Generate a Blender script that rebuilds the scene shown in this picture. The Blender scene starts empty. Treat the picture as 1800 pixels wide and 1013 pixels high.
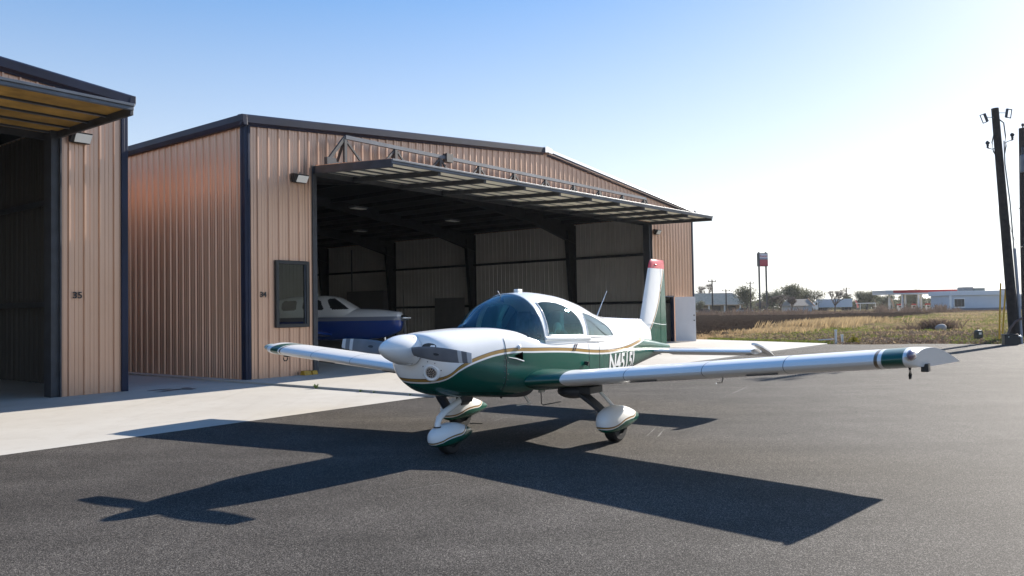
import bpy, math, random
from mathutils import Vector, Matrix
random.seed(7)
R = math.radians
scene = bpy.context.scene
COL = scene.collection

# ------------------------------------------------------------------ camera, world, sun
CAM_H, PITCH, ROLL = 1.587, R(1.675), R(-0.926)
cam = bpy.data.cameras.new("camera")
cam.sensor_width = 36.0
cam.lens = 27.72
cam.clip_end = 4000
cam.clip_start = 0.05
camo = bpy.data.objects.new("camera", cam)
COL.objects.link(camo)
camo.matrix_world = Matrix.Translation((0, 0, CAM_H)) @ Matrix.Rotation(R(90) + PITCH, 4, 'X') @ Matrix.Rotation(ROLL, 4, 'Z')
scene.camera = camo

SUN_AZ, SUN_EL = R(45.2), R(25.5)          # azimuth from +Y towards +X
w = bpy.data.worlds.new("World")
scene.world = w
w.use_nodes = True
nt = w.node_tree
sky = nt.nodes.new('ShaderNodeTexSky')
sky.sky_type = 'NISHITA'
sky.sun_disc = False
sky.sun_elevation = SUN_EL
sky.sun_rotation = SUN_AZ
sky.altitude = 200
sky.air_density = 1.0
sky.dust_density = 0.40
sky.ozone_density = 3.0
bg = nt.nodes['Background']
bg.inputs[1].default_value = 0.146
hs = nt.nodes.new('ShaderNodeHueSaturation')
hs.inputs['Saturation'].default_value = 1.30
hs.inputs['Hue'].default_value = 0.510
gm = nt.nodes.new('ShaderNodeGamma')
gm.inputs['Gamma'].default_value = 0.52
nt.links.new(sky.outputs[0], gm.inputs[0])
nt.links.new(gm.outputs[0], hs.inputs['Color'])
nt.links.new(hs.outputs[0], bg.inputs[0])
wtc = nt.nodes.new('ShaderNodeTexCoord'); wsp = nt.nodes.new('ShaderNodeSeparateXYZ'); wmr = nt.nodes.new('ShaderNodeMapRange')
nt.links.new(wtc.outputs['Generated'], wsp.inputs[0]); nt.links.new(wsp.outputs[2], wmr.inputs[0])
for i_, v_ in enumerate((0.0, 0.42, 0.30, 1.85)): wmr.inputs[i_ + 1].default_value = v_      # paler, whiter air towards the horizon
nt.links.new(wmr.outputs[0], hs.inputs['Saturation'])

sl = bpy.data.lights.new("sun", 'SUN')
sl.energy = 4.0
sl.angle = R(0.53)
sl.color = (1.0, 0.93, 0.83)
so = bpy.data.objects.new("sun", sl)
COL.objects.link(so)
sd = Vector((math.sin(SUN_AZ) * math.cos(SUN_EL), math.cos(SUN_AZ) * math.cos(SUN_EL), math.sin(SUN_EL)))
so.rotation_euler = sd.to_track_quat('Z', 'Y').to_euler()
so.location = (30, 30, 40)

scene.view_settings.view_transform = 'Standard'
scene.view_settings.look = 'None'
scene.view_settings.exposure = 1.47
scene.view_settings.gamma = 1.0
scene.render.engine = 'CYCLES'
scene.cycles.max_bounces = 8
scene.cycles.transparent_max_bounces = 16

# ------------------------------------------------------------------ material helpers
def newmat(name):
    m = bpy.data.materials.new(name)
    m.use_nodes = True
    return m, m.node_tree, m.node_tree.nodes['Principled BSDF']

def setp(p, **k):
    for a, v in k.items():
        p.inputs[a.replace('_', ' ')].default_value = v

def rgb(c): return (c[0], c[1], c[2], 1)

def mat(name, c, rough=0.5, metal=0.0, spec=0.5, coat=0.0, var=0.0, vscale=3.0, bump=0.0, bscale=40.0, emit=None):
    m, t, p = newmat(name)
    p.inputs['Base Color'].default_value = rgb(c)
    p.inputs['Roughness'].default_value = rough
    p.inputs['Metallic'].default_value = metal
    p.inputs['Specular IOR Level'].default_value = spec
    p.inputs['Coat Weight'].default_value = coat
    p.inputs['Coat Roughness'].default_value = 0.06
    tc = t.nodes.new('ShaderNodeTexCoord')
    if var:
        n = t.nodes.new('ShaderNodeTexNoise')
        n.inputs['Scale'].default_value = vscale
        n.inputs['Detail'].default_value = 6
        t.links.new(tc.outputs['Object'], n.inputs['Vector'])
        r = t.nodes.new('ShaderNodeValToRGB')
        r.color_ramp.elements[0].position = 0.3
        r.color_ramp.elements[1].position = 0.7
        r.color_ramp.elements[0].color = rgb([x * (1 - var) for x in c])
        r.color_ramp.elements[1].color = rgb([min(1, x * (1 + var)) for x in c])
        t.links.new(n.outputs['Fac'], r.inputs[0])
        t.links.new(r.outputs[0], p.inputs['Base Color'])
    if bump:
        n = t.nodes.new('ShaderNodeTexNoise')
        n.inputs['Scale'].default_value = bscale
        n.inputs['Detail'].default_value = 4
        t.links.new(tc.outputs['Object'], n.inputs['Vector'])
        b = t.nodes.new('ShaderNodeBump')
        b.inputs['Strength'].default_value = bump
        b.inputs['Distance'].default_value = 0.02
        t.links.new(n.outputs['Fac'], b.inputs['Height'])
        t.links.new(b.outputs[0], p.inputs['Normal'])
    if emit:
        p.inputs['Emission Color'].default_value = rgb(emit[0])
        p.inputs['Emission Strength'].default_value = emit[1]
    return m

def N(t, typ, **k):
    n = t.nodes.new(typ)
    for a, v in k.items():
        setattr(n, a, v)
    return n

def math_n(t, op, a, b=None, clamp=False):
    n = t.nodes.new('ShaderNodeMath')
    n.operation = op
    n.use_clamp = clamp
    for i, x in enumerate((a, b)):
        if x is None: continue
        if isinstance(x, (int, float)): n.inputs[i].default_value = x
        else: t.links.new(x, n.inputs[i])
    return n.outputs[0]

def mixc(t, fac, a, b):
    n = t.nodes.new('ShaderNodeMix')
    n.data_type = 'RGBA'
    for s, x in ((n.inputs[0], fac), (n.inputs[6], a), (n.inputs[7], b)):
        if isinstance(x, (int, float)): s.default_value = x
        elif isinstance(x, (tuple, list)): s.default_value = rgb(x)
        else: t.links.new(x, s)
    return n.outputs[2]

def noise(t, vec, scale, detail=5, rough=0.55):
    n = t.nodes.new('ShaderNodeTexNoise')
    n.inputs['Scale'].default_value = scale
    n.inputs['Detail'].default_value = detail
    n.inputs['Roughness'].default_value = rough
    t.links.new(vec, n.inputs['Vector'])
    return n.outputs['Fac']

def ramp(t, fac, stops):
    n = t.nodes.new('ShaderNodeValToRGB')
    e = n.color_ramp.elements
    while len(e) > 1: e.remove(e[0])
    e[0].position, e[0].color = stops[0][0], rgb(stops[0][1])
    for p, c in stops[1:]:
        x = e.new(p); x.color = rgb(c)
    t.links.new(fac, n.inputs[0])
    return n.outputs[0]

def maprange(t, v, a, b, c=0.0, d=1.0):
    n = t.nodes.new('ShaderNodeMapRange')
    n.clamp = True
    t.links.new(v, n.inputs[0])
    for i, x in enumerate((a, b, c, d)): n.inputs[i + 1].default_value = x
    return n.outputs[0]

def fcurve(t, v, vmax, pts, omax):
    """output = curve(v), control points in real units"""
    n = t.nodes.new('ShaderNodeFloatCurve')
    c = n.mapping.curves[0]
    P = [(x / vmax, y / omax) for x, y in pts]
    c.points[0].location = P[0]
    c.points[1].location = P[-1]
    for q in P[1:-1]: c.points.new(*q)
    n.mapping.update()
    t.links.new(math_n(t, 'DIVIDE', v, vmax), n.inputs['Value'])
    return math_n(t, 'MULTIPLY', n.outputs[0], omax)

# ------------------------------------------------------------------ mesh helpers
class MB:
    def __init__(s): s.v, s.f, s.m = [], [], []
    def add(s, vs, fs, mi=0):
        b = len(s.v)
        s.v += [tuple(x) for x in vs]
        for f in fs:
            s.f.append([i + b for i in f]); s.m.append(mi)
        return s
    def box(s, x0, x1, y0, y1, z0, z1, mi=0):
        return s.add([(x0, y0, z0), (x1, y0, z0), (x1, y1, z0), (x0, y1, z0), (x0, y0, z1), (x1, y0, z1), (x1, y1, z1), (x0, y1, z1)],
                     [(0, 3, 2, 1), (4, 5, 6, 7), (0, 1, 5, 4), (1, 2, 6, 5), (2, 3, 7, 6), (3, 0, 4, 7)], mi)
    def hexa(s, p, mi=0):
        return s.add(p, [(0, 3, 2, 1), (4, 5, 6, 7), (0, 1, 5, 4), (1, 2, 6, 5), (2, 3, 7, 6), (3, 0, 4, 7)], mi)
    def bar(s, a, b, wd, ht, up=(0, 0, 1), mi=0):
        a, b = Vector(a), Vector(b)
        d = (b - a).normalized(); up = Vector(up)
        sx = d.cross(up)
        if sx.length < 1e-4: sx = d.cross(Vector((1, 0, 0)))
        sx.normalize(); uu = sx.cross(d).normalized()
        P = []
        for q in (a, b):
            for i, j in ((-1, -1), (1, -1), (1, 1), (-1, 1)):
                P.append(q + sx * (i * wd / 2) + uu * (j * ht / 2))
        return s.add(P, [(0, 3, 2, 1), (4, 5, 6, 7), (0, 1, 5, 4), (1, 2, 6, 5), (2, 3, 7, 6), (3, 0, 4, 7)], mi)
    def prism(s, poly, axis, a, b, mi=0):
        """poly: 2-D points, extruded along axis 0/1/2 from a to b"""
        n = len(poly)
        def mk(p, t):
            if axis == 0: return (t, p[0], p[1])
            if axis == 1: return (p[0], t, p[1])
            return (p[0], p[1], t)
        vs = [mk(p, a) for p in poly] + [mk(p, b) for p in poly]
        fs = [tuple(range(n)), tuple(range(2 * n - 1, n - 1, -1))]
        fs += [(i, i + n, (i + 1) % n + n, (i + 1) % n) for i in range(n)]
        return s.add(vs, fs, mi)
    def rings(s, rings, closed=True, cap0=True, cap1=True, mi=0):
        n = len(rings[0]); vs = [p for r in rings for p in r]; fs = []
        for k in range(len(rings) - 1):
            for i in range(n if closed else n - 1):
                j = (i + 1) % n
                fs.append((k * n + i, k * n + j, (k + 1) * n + j, (k + 1) * n + i))
        if cap0: fs.append(tuple(reversed(range(n))))
        if cap1: fs.append(tuple(range((len(rings) - 1) * n, len(rings) * n)))
        return s.add(vs, fs, mi)
    def tube(s, path, rad, seg=10, mi=0, flat=1.0):
        path = [Vector(p) for p in path]; rr = []
        up = Vector((0, 0, 1))
        for k, p in enumerate(path):
            d = (path[min(k + 1, len(path) - 1)] - path[max(k - 1, 0)]).normalized()
            sx = d.cross(up)
            if sx.length < 1e-3: sx = d.cross(Vector((1, 0, 0)))
            sx.normalize(); uu = sx.cross(d)
            r = rad[k] if isinstance(rad, (list, tuple)) else rad
            rr.append([p + sx * (r * math.cos(2 * math.pi * i / seg)) + uu * (r * flat * math.sin(2 * math.pi * i / seg)) for i in range(seg)])
        return s.rings(rr, mi=mi)
    def lathe(s, prof, axis_o, axis_d, seg=24, mi=0, cap0=False, cap1=False):
        """prof: (t along axis, radius)"""
        o, d = Vector(axis_o), Vector(axis_d).normalized()
        a = d.orthogonal().normalized(); b = d.cross(a)
        rr = [[o + d * t + a * (r * math.cos(2 * math.pi * i / seg)) + b * (r * math.sin(2 * math.pi * i / seg)) for i in range(seg)] for t, r in prof]
        return s.rings(rr, cap0=cap0, cap1=cap1, mi=mi)
    def ell(s, c, r, nu=16, nv=10, mi=0):
        rr = []
        for j in range(nv + 1):
            t = math.pi * j / nv
            rr.append([(c[0] + r[0] * math.sin(t) * math.cos(2 * math.pi * i / nu), c[1] + r[1] * math.sin(t) * math.sin(2 * math.pi * i / nu), c[2] - r[2] * math.cos(t)) for i in range(nu)])
        return s.rings(rr, cap0=False, cap1=False, mi=mi)
    def build(s, name, mats, parent=None, smooth=None, bevel=0, loc=None, rot=None):
        me = bpy.data.meshes.new(name)
        me.from_pydata(s.v, [], s.f)
        if not isinstance(mats, (list, tuple)): mats = [mats]
        for m in mats: me.materials.append(m)
        if len(mats) > 1: me.polygons.foreach_set('material_index', s.m)
        me.update()
        import bmesh
        bm = bmesh.new(); bm.from_mesh(me)
        bmesh.ops.remove_doubles(bm, verts=bm.verts, dist=1e-5)
        if getattr(s, 'recalc', True): bmesh.ops.recalc_face_normals(bm, faces=bm.faces)
        bm.to_mesh(me); bm.free()
        if smooth is not None:
            me.shade_smooth()
            me.set_sharp_from_angle(angle=R(smooth))
        o = bpy.data.objects.new(name, me)
        COL.objects.link(o)
        if parent: o.parent = parent
        if loc: o.location = loc
        if rot: o.rotation_euler = rot
        if bevel:
            b = o.modifiers.new('bevel', 'BEVEL'); b.width = bevel; b.segments = 2; b.limit_method = 'ANGLE'; b.angle_limit = R(40)
        return o

def tag(o, label=None, cat=None, group=None, kind=None):
    if label: o['label'] = label
    if cat: o['category'] = cat
    if group: o['group'] = group
    if kind: o['kind'] = kind
    return o

def thing(name, label, cat, loc=(0, 0, 0), rz=0.0, group=None):
    o = bpy.data.objects.new(name, None)
    o.empty_display_size = 0.3
    COL.objects.link(o)
    o.location = loc; o.rotation_euler = (0, 0, rz)
    return tag(o, label, cat, group)

def copy_tree(o, parent=None):
    c = o.copy(); COL.objects.link(c)
    if parent: c.parent = parent
    for ch in list(o.children): copy_tree(ch, c)
    return c

def text_mesh(s, size, extrude=0.002, shear=0.0, sx=1.0, align='CENTER', offset=0.0):
    cu = bpy.data.curves.new('lettering', 'FONT')
    cu.body = s; cu.size = size; cu.extrude = extrude; cu.shear = shear
    cu.align_x = align; cu.align_y = 'CENTER'; cu.offset = offset
    ob = bpy.data.objects.new('lettering', cu); COL.objects.link(ob)
    dg = bpy.context.evaluated_depsgraph_get(); dg.update()
    me = bpy.data.meshes.new_from_object(ob.evaluated_get(dg))
    vs = [(v.co.x * sx, v.co.y, v.co.z) for v in me.vertices]
    fs = [tuple(p.vertices) for p in me.polygons]
    bpy.data.objects.remove(ob); bpy.data.curves.remove(cu); bpy.data.meshes.remove(me)
    return vs, fs

def interp(tab, x, k):
    """monotone-ish smooth interpolation of column k of a table sorted by column 0"""
    if x <= tab[0][0]: return tab[0][k]
    if x >= tab[-1][0]: return tab[-1][k]
    for i in range(len(tab) - 1):
        if tab[i][0] <= x <= tab[i + 1][0]: break
    x0, x1 = tab[i][0], tab[i + 1][0]; h = x1 - x0
    def sl_(j): return (tab[j + 1][k] - tab[j][k]) / (tab[j + 1][0] - tab[j][0])
    d = sl_(i)
    def tang(j):
        if j == 0: return sl_(0)
        if j == len(tab) - 1: return sl_(j - 1)
        a, b = sl_(j - 1), sl_(j)
        if a * b <= 0: return 0.0
        return 2 * a * b / (a + b)
    m0, m1 = tang(i), tang(i + 1); t = (x - x0) / h
    return ((2 * t**3 - 3 * t**2 + 1) * tab[i][k] + (t**3 - 2 * t**2 + t) * h * m0 + (-2 * t**3 + 3 * t**2) * tab[i + 1][k] + (t**3 - t**2) * h * m1)

def at(px, dist, z=0.0):
    """ground point at a compass column of the survey and a distance"""
    return ((px - 900.0) / 1386.2 * dist, dist, z)

# ------------------------------------------------------------------ common materials
M = {}
M['trim'] = mat('dark_trim', (0.012, 0.018, 0.042), 0.42, 0.0, 0.25, var=0.25, vscale=1.5)
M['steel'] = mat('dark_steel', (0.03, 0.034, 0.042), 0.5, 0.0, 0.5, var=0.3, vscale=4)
M['steel_lit'] = mat('lit_grey_steel', (0.10, 0.115, 0.14), 0.42, 0.3, 0.5, var=0.2, vscale=3)  # paler steel copy; the light on beams and truss chord is in its colour
M['black'] = mat('black_rubber', (0.012, 0.012, 0.013), 0.7, var=0.3, vscale=8)
M['blackpl'] = mat('black_plastic', (0.012, 0.015, 0.018), 0.4, var=0.2, vscale=8)
M['white'] = mat('white_paint', (0.80, 0.80, 0.79), 0.22, coat=0.6, var=0.03, vscale=2)
M['galv'] = mat('galvalume', (0.62, 0.63, 0.64), 0.38, 0.6, var=0.08, vscale=3)
M['insul'] = mat('pale_insulation', (0.84, 0.81, 0.68), 0.75, var=0.12, vscale=2, bump=0.25, bscale=9)
M['foam'] = mat('yellow_foam', (0.30, 0.17, 0.035), 0.9, var=0.35, vscale=2.5, bump=0.4, bscale=6)
M['lens'] = mat('frosted_lens', (0.78, 0.78, 0.74), 0.3)
M['rust'] = mat('rusty_steel', (0.16, 0.08, 0.05), 0.7, var=0.3)
M['chrome'] = mat('bright_metal', (0.75, 0.75, 0.75), 0.18, 1.0)
M['wood'] = mat('creosote_wood', (0.035, 0.026, 0.021), 0.85, var=0.4, vscale=6, bump=0.5, bscale=25)

# ================================================================== SETTING
HA = R(52.42)
HX, HY = -6.353, 18.824
Ux, Uy = math.cos(HA), math.sin(HA)
def uv(u, v, z=0.0): return (HX + Ux * u - Uy * v, HY + Uy * u + Ux * v, z)
SL = 0.05                                   # height of the front slab of the nearer hangar row

def asphalt_mat():
    m, t, p = newmat('asphalt')
    tc = N(t, 'ShaderNodeTexCoord'); P = tc.outputs['Object']
    vo = N(t, 'ShaderNodeTexVoronoi'); vo.inputs['Scale'].default_value = 185
    t.links.new(P, vo.inputs['Vector'])
    sep = N(t, 'ShaderNodeSeparateColor'); t.links.new(vo.outputs['Color'], sep.inputs[0])
    fine = noise(t, P, 60, 3, 0.7)
    mid = noise(t, P, 1.3, 6, 0.6)
    big = noise(t, P, 0.22, 4, 0.55)
    g = ramp(t, sep.outputs[0], [(0.0, (0.014, 0.0125, 0.0115)), (0.40, (0.036, 0.032, 0.0295)), (0.75, (0.085, 0.077, 0.070)), (1.0, (0.27, 0.245, 0.215))])
    g2 = mixc(t, math_n(t, 'MULTIPLY', fine, 0.28), g, (0.055, 0.049, 0.044))
    sh = maprange(t, mid, 0.3, 0.7, 0.82, 1.15)
    sh2 = maprange(t, big, 0.3, 0.7, 0.80, 1.18)
    mp = N(t, 'ShaderNodeMapping'); mp.inputs['Scale'].default_value = (0.12, 1.6, 1); mp.inputs['Rotation'].default_value = (0, 0, R(40))
    t.links.new(P, mp.inputs['Vector'])
    lane = maprange(t, noise(t, mp.outputs[0], 1.0, 3, 0.5), 0.35, 0.65, 0.88, 1.1)
    tot = math_n(t, 'MULTIPLY', math_n(t, 'MULTIPLY', sh, sh2), lane)
    vm = N(t, 'ShaderNodeVectorMath', operation='SCALE')
    t.links.new(g2, vm.inputs[0]); t.links.new(tot, vm.inputs['Scale'])
    # pale scuffs
    scf = maprange(t, noise(t, P, 0.9, 8, 0.75), 0.66, 0.78)
    c = mixc(t, math_n(t, 'MULTIPLY', scf, 0.35), vm.outputs[0], (0.13, 0.12, 0.105))
    t.links.new(c, p.inputs['Base Color'])
    p.inputs['Roughness'].default_value = 0.8
    p.inputs['Specular IOR Level'].default_value = 0.12
    hsum = math_n(t, 'ADD', math_n(t, 'MULTIPLY', sep.outputs[1], 0.7), fine)
    b = N(t, 'ShaderNodeBump'); b.inputs['Strength'].default_value = 0.75; b.inputs['Distance'].default_value = 0.006
    t.links.new(hsum, b.inputs['Height']); t.links.new(b.outputs[0], p.inputs['Normal'])
    return m
M['asphalt'] = asphalt_mat()

def concrete_mat():
    m, t, p = newmat('concrete')
    tc = N(t, 'ShaderNodeTexCoord'); P = tc.outputs['Object']
    big = noise(t, P, 0.35, 5, 0.6); mid = noise(t, P, 3.0, 6, 0.65); fine = noise(t, P, 55, 4, 0.6)
    c = ramp(t, big, [(0.25, (0.40, 0.365, 0.315)), (0.5, (0.46, 0.43, 0.38)), (0.75, (0.51, 0.485, 0.44))])
    c = mixc(t, maprange(t, mid, 0.52, 0.75, 0, 0.45), c, (0.35, 0.31, 0.26))
    mp = N(t, 'ShaderNodeMapping'); mp.inputs['Scale'].default_value = (3.0, 0.3, 1); mp.inputs['Rotation'].default_value = (0, 0, -HA + R(90))
    t.links.new(P, mp.inputs['Vector'])
    c = mixc(t, maprange(t, noise(t, mp.outputs[0], 1.2, 5, 0.6), 0.55, 0.75, 0, 0.3), c, (0.33, 0.295, 0.25))
    c = mixc(t, maprange(t, fine, 0.62, 0.75, 0, 0.3), c, (0.36, 0.33, 0.29))
    t.links.new(c, p.inputs['Base Color'])
    p.inputs['Roughness'].default_value = 0.75
    b = N(t, 'ShaderNodeBump'); b.inputs['Strength'].default_value = 0.25; b.inputs['Distance'].default_value = 0.004
    t.links.new(fine, b.inputs['Height']); t.links.new(b.outputs[0], p.inputs['Normal'])
    return m
M['concrete'] = concrete_mat()

def field_mat():
    m, t, p = newmat('field_soil_and_grass')
    tc = N(t, 'ShaderNodeTexCoord'); P = tc.outputs['Object']
    xyz = N(t, 'ShaderNodeSeparateXYZ'); t.links.new(P, xyz.inputs[0])
    n1 = noise(t, P, 0.11, 6, 0.62); n2 = noise(t, P, 0.55, 6, 0.65); n3 = noise(t, P, 3.2, 6, 0.7); n4 = noise(t, P, 14, 3, 0.7)
    # distance into the ploughed side of the line running away from the slab corner
    wob = math_n(t, 'MULTIPLY', math_n(t, 'SUBTRACT', n1, 0.5), 16)
    line = math_n(t, 'SUBTRACT', xyz.outputs[1], math_n(t, 'ADD', math_n(t, 'MULTIPLY', xyz.outputs[0], 1.49), 26.6))
    plough = maprange(t, math_n(t, 'ADD', line, wob), -2.5, 3.0)
    far = maprange(t, math_n(t, 'ADD', xyz.outputs[1], wob), 150, 162)
    plough = math_n(t, 'MULTIPLY', plough, math_n(t, 'SUBTRACT', 1.0, far))
    grass = ramp(t, n2, [(0.30, (0.085, 0.070, 0.048)), (0.42, (0.17, 0.125, 0.080)), (0.50, (0.30, 0.225, 0.125)), (0.58, (0.16, 0.165, 0.055)), (0.70, (0.33, 0.26, 0.145))])
    grass = mixc(t, maprange(t, n3, 0.50, 0.66, 0, 0.75), grass, (0.075, 0.058, 0.045))
    grass = mixc(t, maprange(t, n4, 0.55, 0.7, 0, 0.6), grass, (0.35, 0.28, 0.17))
    soil = ramp(t, n3, [(0.3, (0.020, 0.015, 0.012)), (0.60, (0.042, 0.032, 0.026)), (0.82, (0.10, 0.08, 0.065))])
    soil = mixc(t, maprange(t, n2, 0.62, 0.78, 0, 0.4), soil, (0.085, 0.064, 0.045))
    c = mixc(t, plough, grass, soil)
    strip = maprange(t, math_n(t, 'ADD', xyz.outputs[1], math_n(t, 'MULTIPLY', wob, 0.35)), 41, 34)
    c = mixc(t, math_n(t, 'MULTIPLY', strip, maprange(t, n3, 0.42, 0.6, 0.25, 0.9)), c, (0.105, 0.080, 0.066))
    t.links.new(c, p.inputs['Base Color'])
    p.inputs['Roughness'].default_value = 0.95
    p.inputs['Specular IOR Level'].default_value = 0.0
    b = N(t, 'ShaderNodeBump'); b.inputs['Strength'].default_value = 1.0; b.inputs['Distance'].default_value = 0.25
    t.links.new(math_n(t, 'ADD', n3, math_n(t, 'MULTIPLY', n4, 0.4)), b.inputs['Height']); t.links.new(b.outputs[0], p.inputs['Normal'])
    return m
M['field'] = field_mat()

# ground to the horizon
mb = MB(); mb.add([(-135, -85, -0.35), (415, -85, -0.35), (415, 455, -0.35), (-135, 455, -0.35)], [(0, 1, 2, 3)])
tag(mb.build('ground', M['field']), kind='structure')

# rough field beyond the tarmac, uneven and cloddy
mb = MB(); rows, cols = 230, 230
xs = [-1.0 + (c / (cols - 1)) for c in range(cols)]
vs = []
for r in range(rows):
    yy = 27.5 * (300 / 27.5) ** (r / (rows - 1))
    for c in range(cols):
        f = c / (cols - 1)
        xx = 2.0 + yy * (-0.02 + f * 0.86)
        dark = (yy > 1.49 * xx + 26.6 and yy < 150)
        a = 0.20 if dark else 0.07
        z = -0.02 + random.uniform(-a, a * (1.0 if yy > 34 else 0.6)) * min(1, (yy - 27) / 8) + 0.12 * math.sin(xx * 0.21 + yy * 0.13) * min(1, (yy - 30) / 30 if yy > 30 else 0)
        if yy < 33: z = min(z, -0.012)
        vs.append((xx, yy, z))
inH = lambda p: (lambda dx, dy: -2 < dx * Ux + dy * Uy < 25.2 and dx * -Uy + dy * Ux > -7.3)(p[0] - HX, p[1] - HY)
vs = [(x, y, -0.1) if inH((x, y)) else (x, y, z) for x, y, z in vs]
fs = [(r * cols + c, r * cols + c + 1, (r + 1) * cols + c + 1, (r + 1) * cols + c) for r in range(rows - 1) for c in range(cols - 1)]
mb.add(vs, fs)
tag(mb.build('field', M['field'], smooth=180), kind='structure')

# tarmac
mb = MB()
edge = [(12.4, 33.2), (13.6, 32.35), (14.7, 31.85), (16.0, 31.9), (17.3, 31.5), (18.6, 30.6), (20.2, 30.9), (24, 30.2), (40, 28.0), (80, 20)]
poly = [(-60, -60), (80, -60)] + [(x, y) for x, y in reversed(edge)] + [uv(25.2, -2)[:2], uv(24, 0)[:2], uv(-60, 0)[:2]]
mb.add([(x, y, 0.0) for x, y in poly], [tuple(range(len(poly)))])
tag(mb.build('tarmac', M['asphalt']), kind='structure')

# concrete: low slab before hangar 35, raised slab of hangar 34
mb = MB()
A = [uv(-60, -6.15), uv(-0.27, -6.15), uv(-0.27, 40), uv(-60, 40)]
mb.add([(x, y, 0.005) for x, y, z in A], [(0, 1, 2, 3)])
tag(mb.build('concrete_apron', M['concrete']), kind='structure')
mb = MB()
pl = [uv(-0.25, -6.35), uv(2, -6.55), uv(22.6, -6.95), uv(25.3, -0.3), uv(25.3, 30.5), uv(-0.25, 30.5)]
mb.prism([(x, y) for x, y, z in pl], 2, -0.15, SL)
tag(mb.build('hangar_slab', M['concrete'], bevel=0.012), kind='structure')
# pale scuffs left on the tarmac by tyres and chocks
sc_m = mat('chalky_scuff', (0.125, 0.117, 0.107), 0.9, var=0.35, vscale=30)
mb = MB()
for x0_, y0_, x1_, y1_, wd_ in ((1.74, 9.70, 1.98, 10.45, 0.012), (1.62, 9.80, 1.90, 10.60, 0.008), (1.60, 9.86, 1.72, 9.92, 0.006), (-1.05, 7.05, -0.55, 7.42, 0.008), (-3.15, 11.0, -2.75, 11.45, 0.01), (-0.35, 11.3, -0.1, 11.9, 0.01), (3.6, 13.8, 4.9, 16.2, 0.012)):
    d_ = Vector((x1_ - x0_, y1_ - y0_, 0)); n_ = Vector((-d_.y, d_.x, 0)).normalized() * wd_; k_ = 9; L_, R_ = [], []
    for i in range(k_ + 1):
        f = i / k_; c_ = Vector((x0_, y0_, 0.004)) + d_ * f; ww = (0.3 + random.random()) * math.sin(math.pi * min(0.95, max(0.06, f)))
        L_.append(c_ + n_ * ww); R_.append(c_ - n_ * ww)
    mb.add(L_ + R_, [(i, i + 1, k_ + 2 + i, k_ + 1 + i) for i in range(k_)])
mb.recalc = False
tag(mb.build('tarmac_scuff', sc_m), kind='structure')
# tar stains
m, t, p = newmat('damp_stain')
tc = N(t, 'ShaderNodeTexCoord')
c = mixc(t, maprange(t, noise(t, tc.outputs['Object'], 9, 4), 0.4, 0.6), (0.05, 0.045, 0.045), (0.10, 0.09, 0.085))
t.links.new(c, p.inputs['Base Color']); p.inputs['Roughness'].default_value = 0.6
M['stain'] = m
mb = MB()
for cu, cv, ru, rv in ((-2.15, -0.02, 0.30, 0.10), (-2.0, -0.32, 0.26, 0.13), (-1.72, -0.42, 0.14, 0.2), (-2.3, -0.45, 0.22, 0.07), (-1.6, -0.1, 0.12, 0.09)):
    n = 22; ps = []
    for i in range(n):
        a = 2 * math.pi * i / n; k = random.uniform(0.65, 1.2)
        ps.append(uv(cu + ru * k * math.cos(a), cv + rv * k * math.sin(a), 0.009))
    mb.add(ps, [tuple(range(n))])
tag(mb.build('oil_stain', M['stain']), kind='structure')

# ================================================================== HANGARS
def copper_mat():
    m, t, p = newmat('copper_metallic_sheet')
    tc = N(t, 'ShaderNodeTexCoord')
    n = noise(t, tc.outputs['Object'], 0.7, 4, 0.5)
    c = ramp(t, n, [(0.3, (0.535, 0.352, 0.252)), (0.7, (0.595, 0.395, 0.29))])
    t.links.new(c, p.inputs['Base Color'])
    p.inputs['Metallic'].default_value = 0.70
    p.inputs['Roughness'].default_value = 0.38
    p.inputs['Specular IOR Level'].default_value = 0.5
    return m
M['copper'] = copper_mat()
M['inner'] = mat('inner_sheet', (0.70, 0.67, 0.63), 0.6, 0.1, var=0.1, vscale=0.6)
M['inner_shaded'] = mat('shaded_inner_sheet', (0.055, 0.052, 0.046), 0.6, 0.1, var=0.1, vscale=0.6)  # same liner darkened; the left hangar's indoor shade is in the colour

PER, RIB = 0.305, 0.036
def profile(a, b):
    """trapezoid rib profile between stations a and b: list of (station, relief)"""
    out = [(a, None)]
    k = math.floor(a / PER) - 1
    while k * PER < b + PER:
        s = k * PER
        for du, h in ((0.0, 0), (0.018, 1), (0.050, 1), (0.068, 0), (0.135, 0), (0.142, 0.26), (0.158, 0.26), (0.165, 0), (0.215, 0), (0.222, 0.26), (0.238, 0.26), (0.245, 0)):
            if a < s + du < b: out.append((s + du, h * RIB))
        k += 1
    out.append((b, None))
    out[0] = (a, out[1][1] if len(out) > 2 else 0); out[-1] = (b, out[-2][1] if len(out) > 2 else 0)
    return out

def sheet(mb, a, b, zb, zt, place, mi=0):
    """corrugated sheet: place(station, relief, z) -> point; zb, zt functions of station"""
    pr = profile(a, b); vs = []
    for s, h in pr: vs += [place(s, h, zb(s)), place(s, h, zt(s))]
    fs = [(2 * i, 2 * i + 2, 2 * i + 3, 2 * i + 1) for i in range(len(pr) - 1)]
    mb.add(vs, fs, mi)

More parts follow.
